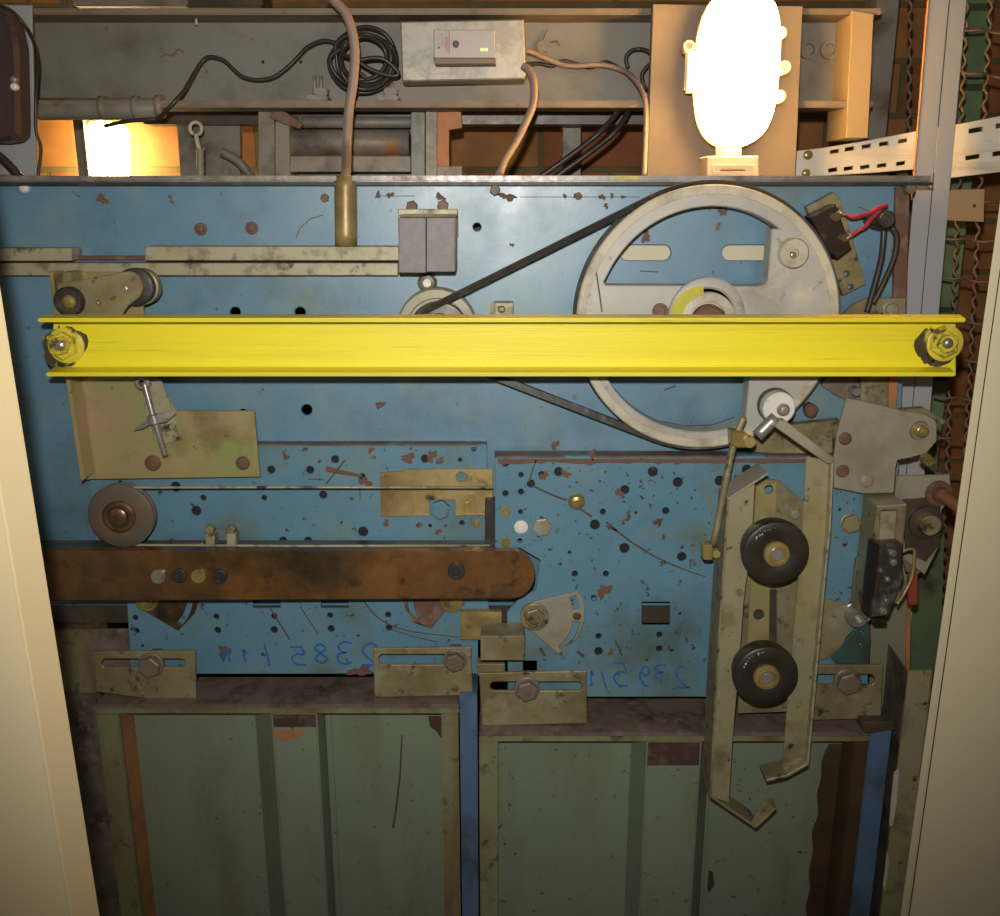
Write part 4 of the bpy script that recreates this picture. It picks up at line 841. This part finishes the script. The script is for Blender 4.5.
# ================================================================ post, tray, orange bracket, mesh
t = thing('pale_post', 'pale grey two-faced upright post at the right', 'post', 920, 916, .06)
pl0, pl1 = (929.5, 0), (898, 383); pm0, pm1 = (950, 0), (915, 383); pr0, pr1 = (966.5, 0), (932.5, 383)
for nm, A_, B_ in (('face', pl0 + pl1, (pm0[0] - .8, 0) + (pm1[0] - .8, 383)), ('face', pm0 + pm1, pr0 + pr1)):
    jamb_part(nm, [(A_[:2], A_[2:], .062), (B_[:2], B_[2:], .062), (B_[:2], B_[2:], .085), (A_[:2], A_[2:], .085)], M['post'], t, .0, 2.5, .0006)
plate('orange_edge', [(928, 0), (929.8, 0), (913.2, 200), (911.6, 200)], .0615, .003, M['orange'], t)
ty = lambda x, y: .17 - (x - 795) * .00036
tb = [(795, 151), (822, 148), (870, 140), (922, 130), (965, 123), (1040, 108), (1080, 100), (1080, 166), (1000, 172), (951, 178), (920, 169), (870, 173), (822, 176), (795, 178)]
hl = []
for x, y in ((834.7, 151.6), (849.6, 149), (866.5, 146.5), (884, 144), (903, 141), (976, 130), (1003, 125)): hl.append([(x - 4.5, y - 1.2), (x + 4.5, y - 2.8), (x + 4.5, y + 1), (x - 4.5, y + 2.6)] if x < 920 else [(x - 7, y - 1), (x + 7, y - 3.5), (x + 7, y + 1.2), (x - 7, y + 3.6)])
for x, y in ((833, 170), (848.5, 168.5), (865, 167), (882, 165.5), (901, 163.5), (973, 157), (1000, 153)): hl.append([(x - 4.5, y - 1.2), (x + 4.5, y - 2.6), (x + 4.5, y + 1), (x - 4.5, y + 2.4)] if x < 920 else [(x - 7, y - 1), (x + 7, y - 3.2), (x + 7, y + 1.2), (x - 7, y + 3.4)])
t = thing('perforated_tray', 'cream perforated cable tray passing behind the pale post', 'cable tray', 900, 175, .13)
plate('tray_side', tb, ty, .003, M['tray'], t, hl, .5)
bolt(t, 808, 155, ty(808, 155), 4.5, 4, M['brass'], 'round', name='bolt'); bolt(t, 806, 173, ty(806, 173), 4, 4, M['brass'], 'round', name='bolt')
o = plate('orange_bracket', [(941, 190), (985, 189), (984, 222), (939, 220)], .0847, .004, surf('orange_tan_enamel', (.52, .34, .17, 1), (.48, .30, .15, 1), .5, 0, 10), None, [circ(975, 206, 1.6, 12)]); tag(o, 'orange-tan plate fixed just below the perforated tray', 'plate')
def wavy(px0, y0, px1, y1, Y, amp=2.0, wl=17, r=.0016, horiz=False):
    a, b = P(px0, y0, Y), (P(px1, y1, Y) if y1 - y0 < 300 else line_at((px0, y0), (px1, y1), Y, .004)); L = (b - a).length; n = max(12, int(L / .004)); pts = []
    d = (b - a).normalized(); side = Vector((0, 1, 0)).cross(d)
    for i in range(n + 1):
        q = a + d * (L * i / n); ph = math.tau * (L * i / n) / (wl * S(px0, y0, Y))
        pts.append(q + side * (amp * S(px0, y0, Y) * math.sin(ph)) + Vector((0, .0025 * math.cos(ph), 0)))
    return tube('wavy_wire', pts, r, M['meshwire'], MESH, 7)
M['meshwire'] = surf('dull_mesh_wire', (.20, .15, .10, 1), (.15, .10, .065, 1), .6, .1, 60, [((.24, .10, .05, 1), 60, .55, .75)], .1)
MESH = thing('wire_mesh', 'crimped wire mesh screen behind the pale post', 'wire mesh', 960, 650, .15)
for x0, y0, x1, y1, Yq in ((911, -60, 902, 640, .20), (969, -60, 940, 640, .16), (994, -60, 955, 640, .16)): wavy(x0, y0, x1, y1, Yq)
for k, y in enumerate((33, 76, 200, 242, 281, 322, 362, 400, 440, 476, 512, 548, 585, 620)):
    wavy(985 - (6 + y * .055 if y > 190 else 0) - 22, y - 4, 1030 - y * .05, y + 2 + k % 3 * 2, .155, 1.0, 30, .0014)
o = wbox('dark_stanchion', P(872, 60, .2).x, P(894, 60, .2).x, .2, .24, .0, 2.6, M['frame'], None, .002); tag(o, 'dark grey upright between the beam end and the wire mesh', 'stanchion')
# ================================================================ background channel beam
t = thing('support_channel', 'long grey-green steel channel across the top, behind the blue backplate', 'channel', 450, 105, .12)
XL, XR = P(-160, 60, .12).x, P(872, 60, .12).x
z = lambda y, Y: P(450, y, Y).z
wbox('web', XL, XR, .150, .158, z(104, .150), z(9, .150), M['beam'], t, .001)
wbox('top_flange', XL, XR, .105, .1498, z(14.5, .105), z(8, .105), M['beamlip'], t, .0012)
wbox('bottom_flange', XL, XR, .105, .1498, z(107.5, .105), z(100.5, .105), M['beamlip'], t, .0012)
plate('end_plate', [(852, 10), (874, 14), (868, 138), (846, 138)], .103, .06, M['warmplate'], t)
for x in (318, 389):
    for q in (-3.5, 3): cable('stud', [(x + q, 76 if x < 350 else 82, .136), (x + q, 97, .136)], .136, 2, M['frame'], t, 8, 3)
    wbox('nut', P(x - 7, 90, .112).x, P(x + 6, 90, .112).x, .130, .145, z(95, .13), z(88, .13), M['frame'], t, .001)
    wbox('clip', P(x - 12, 96, .1046).x, P(x + 9, 96, .1046).x, .1052, .1300, z(100.3, .105), z(95, .105), M['frame'], t, .001)
for x, y in ((542, 47), (829, 50), (808, 50)): bolt(t, x, y, .150, 7 if x < 700 else 9, 4, M['beamlip'] if x < 700 else M['beam'], 'hex' if x < 700 else 'ring', name='bolt')
for x, y in ((263, 62), (301, 62)): bolt(t, x, y, .150, 1.6, 1, M['hole'], 'round', name='small_hole')
plate('hook', band([(543, 40), (545, 34), (548, 30)], 1.4), .146, .002, M['rust'], t); plate('hook', band([(550, 42), (557, 41), (560, 46)], 1.4), .146, .002, M['rust'], t)
for x, y, h in ((156, 16, 3), (196, 17, 8)): cable('pin', [(x, y, .128), (x + .5, y + h, .128)], .128, 1.3, M['palesmear'], t, 8, 3)
plate('red_mark', band([(160, 57), (165, 54), (172, 56), (178, 49), (184, 52)], 1.3), .1495, .0004, M['rust'], t)
o = plate('tan_panel', [(653, 4), (803, 6), (798, 120), (794, 200), (646, 200)], .090, .012, M['tan']); tag(o, 'upright tan panel behind the lit lamp', 'panel')
# ================================================================ lamp
t = thing('bulkhead_lamp', 'glowing oval bulkhead lamp standing on the blue backplate edge', 'lamp', 730, 173, .03)
def dome(name, cx, cy, rx, ry, Y, prof, m, par, p=2.4):
    c = P(cx, cy, Y); s = S(cx, cy, Y); bm = bmesh.new(); rs = []; n = 56
    for f, y in prof:
        ring = []
        for i in range(n):
            a = i * math.tau / n; ca, sa = math.cos(a), math.sin(a)
            ring.append(bm.verts.new(c + Vector((abs(ca) ** (2 / p) * math.copysign(rx, ca) * f * s, y / 1000, abs(sa) ** (2 / p) * math.copysign(ry, sa) * f * s))))
        rs.append(ring)
    for a, b in zip(rs, rs[1:]):
        for i in range(n): bm.faces.new((a[i], a[(i+1) % n], b[(i+1) % n], b[i]))
    bm.faces.new(rs[0]); bm.faces.new(rs[-1])
    return link(name, from_bm(bm, name), m, par, True)
LY = .035
dome('glass', 738.5, 68, 41, 75, LY, [(.25, -36), (.5, -33), (.72, -26), (.88, -16), (.96, -5), (.975, 4), (.955, 12)], M['bulb'], t, 3)
dome('guard_ring', 738, 68.5, 42, 75, LY + .001, [(.99, 12), (1.0, 13), (1.0, 17), (.95, 24), (.7, 31)], M['bulbguard'], t, 2.7)
for x, y in ((688, 47), (783, 68), (778, 97), (779, 34)):
    bolt(t, x, y, LY, 5.5 if x < 700 else 6, 6, M['bulbguard'], 'ring', name='lug', depth=12)
wbox('lug_bar', P(686, 62, LY).x, P(700, 62, LY).x, LY + .001, LY + .011, P(690, 92, LY).z, P(690, 50, LY).z, M['bulbguard'], t, .002)
lathe('neck', 728, 150, LY + .012, [(12.5, 0), (13, .001)], M['bulbguard'], t) if False else None
c0, c1 = P(728.5, 142, LY + .012), P(728.5, 158, LY + .012)
tube('neck', [c0 + (c1 - c0) * i / 4 for i in range(5)], 12.5 * S(728, 150, LY), M['bulbguard'], t, 28)
plate('base_box', rr(707, 156, 759, 181, 1.5), LY - .014, .040, M['bulbguard'], t, bev=1.2)
plate('base_frame', rr(712, 164.5, 755, 172.5, .5), LY - .0155, .0014, M['bulbguard'], t, [rr(714, 166.3, 753, 171.5, .4)])
plate('base_slot', rr(720.5, 169.4, 745.5, 172.2, .4), LY - .0152, .001, M['rust'], t)
# ================================================================ control box
t = thing('control_box', 'galvanised metal box with a small grey module and two green lights', 'control box', 463, 80, .08)
plate('box', [(400, 21.5), (524, 19), (526, 74), (524, 79), (402, 81.5)], .088, .035, M['galv'], t, bev=1.5)
mo = plate('module', [(433.5, 29.5), (495, 29.5), (495.5, 58), (434, 58)], .062, .0255, M['module'], t, bev=.8)
plate('module_skirt', [(433, 57), (496, 57), (496, 64), (435, 64.5)], .068, .0195, M['tan'], t, bev=.8)
for x in (482, 486): plate('led', circ(x, 49.5, 1.3, 12), .0614, .0008, M['led'], mo)
lathe('button', 456, 44.3, .062, [(3.3, .5), (3.3, -2), (2.6, -2.6)], M['bakelite'], mo, 20)
lathe('dot', 439, 47.6, .062, [(1, .3), (1, -.6)], M['bakelite'], mo, 12)
plate('red_line', [(448.7, 31), (449.5, 31), (449.7, 55), (448.9, 55)], .0616, .0005, M['redprint'], mo, bev=0)
def text(name, body, px, py, Y, hpx, m, par, rot=0.0):
    cu = bpy.data.curves.new(name, 'FONT'); cu.body = body; cu.size = hpx * S(px, py, Y) * 1.38; cu.extrude = .0002; cu.align_x = 'CENTER'; cu.resolution_u = 3
    o = bpy.data.objects.new(name, cu); COL.objects.link(o)
    me = bpy.data.meshes.new_from_object(o.evaluated_get(bpy.context.evaluated_depsgraph_get())); bpy.data.objects.remove(o); bpy.data.curves.remove(cu)
    me.materials.clear(); c = P(px, py, Y)
    for v in me.vertices:
        x, y = v.co.x * math.cos(rot) - v.co.y * math.sin(rot), v.co.x * math.sin(rot) + v.co.y * math.cos(rot)
        v.co = c + Vector((x, -.0003 - v.co.z, y))
    return link(name, me, m, par)
text('red_lettering', 'LIMAX', 448.2, 44, .062, 3.4, M['redprint'], mo, math.pi / 2)
plate('ochre_print', [(441.6, 33), (443.2, 33), (443.4, 47), (441.8, 47)], .0616, .0005, M['ambprint'], mo, bev=0)
# ================================================================ cables at the top
o = cable('pink_cable', [(326, -14), (334, 0), (347, 16), (354.5, 45), (353.5, 79), (349, 110), (347, 147), (346, 172, .0), (345.6, 184, -.010)], .045, 5, M['pink'], None, 14); tag(o, 'thick grey-pink cable running down into the short gold tube', 'cable')
o = cable('pink_cable', [(523, 66, .075), (529, 71, .072), (534, 84, .065), (533, 104, .06), (526, 122, .055), (516, 142, .045), (505, 160, .03), (499, 175, .015)], .06, 4, M['pink'], None, 12); tag(o, 'grey-pink cable from the galvanised box down to the backplate edge', 'cable')
o = cable('pink_cable', [(525, 50, .11), (534, 53, .12), (545, 58, .13), (560, 64, .135), (575, 66, .135), (601, 65, .135), (622, 70, .13), (634, 79, .11), (643, 93, .092), (646, 110, .08), (645.5, 140, .07), (644, 176, .05)], .12, 2.6, M['pink'], None, 10); tag(o, 'grey-pink cable along the channel from the galvanised box to the tan panel', 'cable')
o = cable('thin_black_cable', [(525, 64, .12), (540, 63.5, .14), (552, 66, .142), (563, 61, .142), (575, 63.5, .142), (590, 67.5, .142), (605, 62, .142), (618, 67, .135)], .13, 1.9, M['cable'], None, 8); tag(o, 'thin black cable beside the grey-pink cable right of the galvanised box', 'cable')
o = cable('thin_black_cable', [(628, 68, .13), (626, 58, .13), (631, 51, .13), (640, 49, .13), (649, 52, .125), (654, 60, .13), (648, 66, .13), (642, 75, .13), (645, 88, .13), (652, 92, .14)], .13, 2, M['cable'], None, 8); tag(o, 'loop of thin black cable at the left edge of the tan panel', 'cable')
for i, (dx, lab) in enumerate(((-6, 'upper of two dark cables slanting down behind the backplate edge'), (9, 'lower of two dark cables slanting down behind the backplate edge'))):
    o = cable('dark_cable', [(624 + dx * .6, 108, .16), (618 + dx * .8, 118, .17), (604 + dx, 134, .18), (580 + dx, 153, .18), (545 + dx, 178, .18)], .17, 3, M['cable'], None, 8); tag(o, lab, 'cable')
# coil with its lead
pts = [P(*p) for p in ((105, 126, .112), (126, 121.5, .102), (148, 119.5, .101), (158, 118, .102), (169, 108, .097), (177, 99, .098), (184, 91, .108), (194, 74, .122), (202, 62, .13), (210, 57, .13), (223, 60, .13), (232, 68, .13), (243, 77, .13), (258, 80, .13), (274, 77, .13), (288, 67, .13), (298, 57, .13), (308, 47, .128), (322, 41, .126), (333, 42, .125))]
rnd = random.Random(3)
for k in range(7):
    cx, cy = 364 + rnd.uniform(-3, 5), 61 + rnd.uniform(-3, 3); rx = 34 - k * 2.2 + rnd.uniform(-2, 3); ry = 31 - k * 1.6 + rnd.uniform(-3, 3)
    for j in range(12):
        a = math.radians(215 + j * 30)
        pts.append(P(cx + rx * math.cos(a), cy + ry * math.sin(a), .125 - .004 * k + .003 * math.sin(j * 1.3 + k)))
for p in ((352, 58), (372, 70), (392, 76), (398, 72)): pts.append(P(p[0], p[1], .097))
for p in ((380, 58), (352, 64), (366, 78)): pts.append(P(p[0], p[1], .094))
o = tube('coiled_cable', spline(pts, 6), .0021, M['cable'], None, 8); tag(o, 'coil of black cable hanging left of the galvanised box, its lead wandering left', 'cable')
# ================================================================ machine frame behind
t = thing('machine_frame', 'dark grey machine frame with a horizontal round drum, below the channel', 'machine frame', 345, 175, .16)
YM = .165
plate('side_column', rr(258, 107, 274, 190, 1), YM - .01, .03, M['frame'], t)
plate('inner_column', [(273, 116), (289, 114), (290, 190), (276, 190)], YM - .002, .05, M['frame'], t)
plate('side_column', rr(411, 112, 425, 190, 1), YM - .002, .05, M['frame'], t)
plate('side_column', rr(425.5, 106, 437, 190, 1), YM - .01, .03, M['frame'], t)
plate('lower_bar', rr(290.3, 156, 410.7, 172, 1), YM + .004, .03, M['frame'], t)
plate('back_plate', rr(262, 110, 436, 190, 1), YM + .05, .004, M['dark'], t)
def hcyl(nm, x0, x1, y, Y, rp, m, par):
    a, b = P(x0, y, Y), P(x1, y, Y); return tube(nm, [a, a.lerp(b, .01), a.lerp(b, .5), a.lerp(b, .99), b], [rp * .9 * S(x0, y, Y)] + [rp * S(x0, y, Y)] * 3 + [rp * .9 * S(x0, y, Y)], m, par, 28)
hcyl('drum', 290, 410, 143, YM + .02, 13, M['frame'], t)
hcyl('upper_tube', 302, 412, 122.5, YM + .02, 5.5, M['frame'], t)
hcyl('drum_joint', 292, 408, 157, YM + .016, 2.2, M['rust'], t)
plate('rusty_clip', [(270, 108), (286, 112), (303, 124), (300, 129), (284, 124), (270, 118)], YM - .0135, .003, M['rust'], t)
plate('rusty_clip', [(437, 112), (461, 109), (462, 128), (449, 130), (449, 168), (437, 168)], YM - .006, .003, M['orange'], t)
plate('foot', rr(437, 166, 462, 178, 1), YM - .008, .02, M['frame'], t)
o = wbox('dark_lintel', P(130, 110, .2).x, P(660, 110, .2).x, .23, .27, z(124, .23), z(100, .23), M['dark'], None, .002); tag(o, 'dark rail in the gap under the channel', 'rail')
o = plate('upright_strut', [(563, 122), (581, 122), (581, 200), (562, 200)], .30, .02, M['frame'], None); tag(o, 'grey upright strut against the brown bricks', 'strut')
# spring hook, grey plate, pipe, left device
o = plate('grey_plate', [(176, 112), (240, 114), (241, 200), (182, 200)], .26, .006, M['frame']); tag(o, 'grey-brown plate behind the spring hook', 'plate')
t = thing('spring_hook', 'steel eye hook with a spring behind the backplate edge', 'hook', 200, 172, .20)
bm = bmesh.new()
c = P(196, 128.5, .2); s = S(196, 128, .2)
tube('eye', [c + Vector((math.cos(math.radians(a)) * 6 * s, 0, math.sin(math.radians(a)) * 6 * s)) for a in range(-70, 251, 13)][::-1], 1.7 * s, M['palesmear'], t, 10)
bm.free()
cable('shank', [(196, 134, .2), (198, 143, .2), (200, 152, .2)], .2, 2, M['palesmear'], t, 10)
tube('spring', [P(200.5, 149 + i * .22, .2) + Vector((math.cos(i * .9) * 3.4 * s, math.sin(i * .9) * 3.4 * s, 0)) for i in range(140)], 1.1 * s, M['pale_zinc'], t, 7)
o = cable('grey_hose', [(222, 152, .22), (230, 156, .22), (240, 163, .22), (252, 178, .22)], .22, 4.5, M['frame'], None, 12); tag(o, 'short grey hose right of the spring hook', 'hose')
t = thing('grey_pipe', 'grey pipe with collars and a pinkish end ring, under the channel at the left', 'pipe', 100, 120, .1)
hcyl('pipe', 38, 160, 109, .115, 10.5, M['beam'], t)
for x in (104, 137): hcyl('collar', x - 3, x + 3, 108, .115, 11.6, M['beam'], t)
hcyl('end_ring', 157, 163.5, 106.5, .113, 11, M['pink'], t)
c0, c1 = P(108, 122, .385), P(108, 200, .385); c1.z = 1.987
o = thing('work_lamp', 'glaring lamp in the gap above the backplate, before the yellow-lit bricks', 'lamp', 108, 200, .385)
tube('glass', [c0.lerp(c1, q) for q in (0, .03, .1, .5, .8)], [.012, .022, .026, .026, .026], M['worklamp'], o, 24)
tube('socket', [c0.lerp(c1, q) for q in (.805, .85, 1)], .02, M['rubber'], o, 20)
o = wbox('dark_rod', P(75, 150, .33).x, P(85, 150, .33).x, .33, .345, 1.987, 2.3, M['frame'], None, .003); tag(o, 'grey upright rod in front of the brightly lit bricks', 'rod')
t = thing('wall_device', 'dark plum plastic device with a rounded corner, at the upper left corner', 'device', 10, 150, .03)
plate('cover', [(-110, 6), (-30, 6), (-8, 8), (6, 14), (13, 26), (17, 45), (19, 120), (18.5, 134), (12, 140), (0, 142), (-110, 142)], .022, .026, M['plum'], t, bev=4)
plate('mount_sheet', [(-110, 4), (31, 5), (33, 90), (36.5, 175), (-110, 175)], .072, .004, M['post'], t)
bolt(t, 15, 80, .024, 3.6, 5, M['steel'], 'round', name='screw', depth=2); bolt(t, 15, 87, .024, 3.8, 4, M['white'], 'round', name='screw', depth=2)
o = cable('thin_black_cable', [(-10, 4, .015), (10, 10, .012), (24, 24, .014), (33, 40, .03), (37.5, 62, .05), (36, 95, .06), (36, 130, .06), (41, 148, .06), (38.5, 172, .055), (38, 178, .055)], .03, 1.8, M['cable'], None, 8); tag(o, 'thin black cable curving round the plum device in the upper corner', 'cable')
o = cable('black_cable', [(-14, 146, .012), (2, 158, .010), (14, 170, .008), (20, 178, .006), (22, 184, -.004)], .01, 4, M['cable'], None, 10); tag(o, 'black cable below the plum device, ending at the backplate edge', 'cable')
o = bolt(None, 25, 188, -.001, 5, 4, M['white'], 'round', name='white_plug'); tag(o, 'small white plug under the backplate edge below the plum device', 'plug')
# things above the channel
o = wbox('upper_rail', P(90, 3, .3).x, P(200, 3, .3).x, .25, .30, P(90, 6, .25).z, P(90, -40, .25).z, M['frame'], None, .002); tag(o, 'grey block above the channel at the left', 'block')
o = wbox('upper_beam', P(200, 3, .3).x, P(272, 3, .3).x, .25, .30, P(90, 7, .25).z, P(90, -40, .25).z, M['dark'], None, .002); tag(o, 'dark block above the channel, right of the grey one', 'block')
# ================================================================ light
def lamp(name, kind, loc, e, col, **k):
    l = bpy.data.lights.new(name, kind); l.energy = e; l.color = col
    for a, v in k.items(): setattr(l, a, v)
    o = bpy.data.objects.new(name, l); COL.objects.link(o); o.location = loc; return o
fl = lamp('camera_flash', 'SPOT', CAM + Vector((-.012, -.005, .055)), 25, (1, .97, .90), shadow_soft_size=.008, spot_size=math.radians(95), spot_blend=1.0)
d = P(515, 300, 0) - fl.location; fl.rotation_euler = d.to_track_quat('-Z', 'Y').to_euler()
w = bpy.data.worlds.new('world'); SC.world = w; w.use_nodes = True
w.node_tree.nodes['Background'].inputs['Color'].default_value = (1, .88, .72, 1); w.node_tree.nodes['Background'].inputs['Strength'].default_value = .08
SC.view_settings.view_transform = 'Standard'; SC.view_settings.look = 'None'; SC.view_settings.exposure = 0; SC.view_settings.gamma = 1
SC.view_settings.use_curve_mapping = False
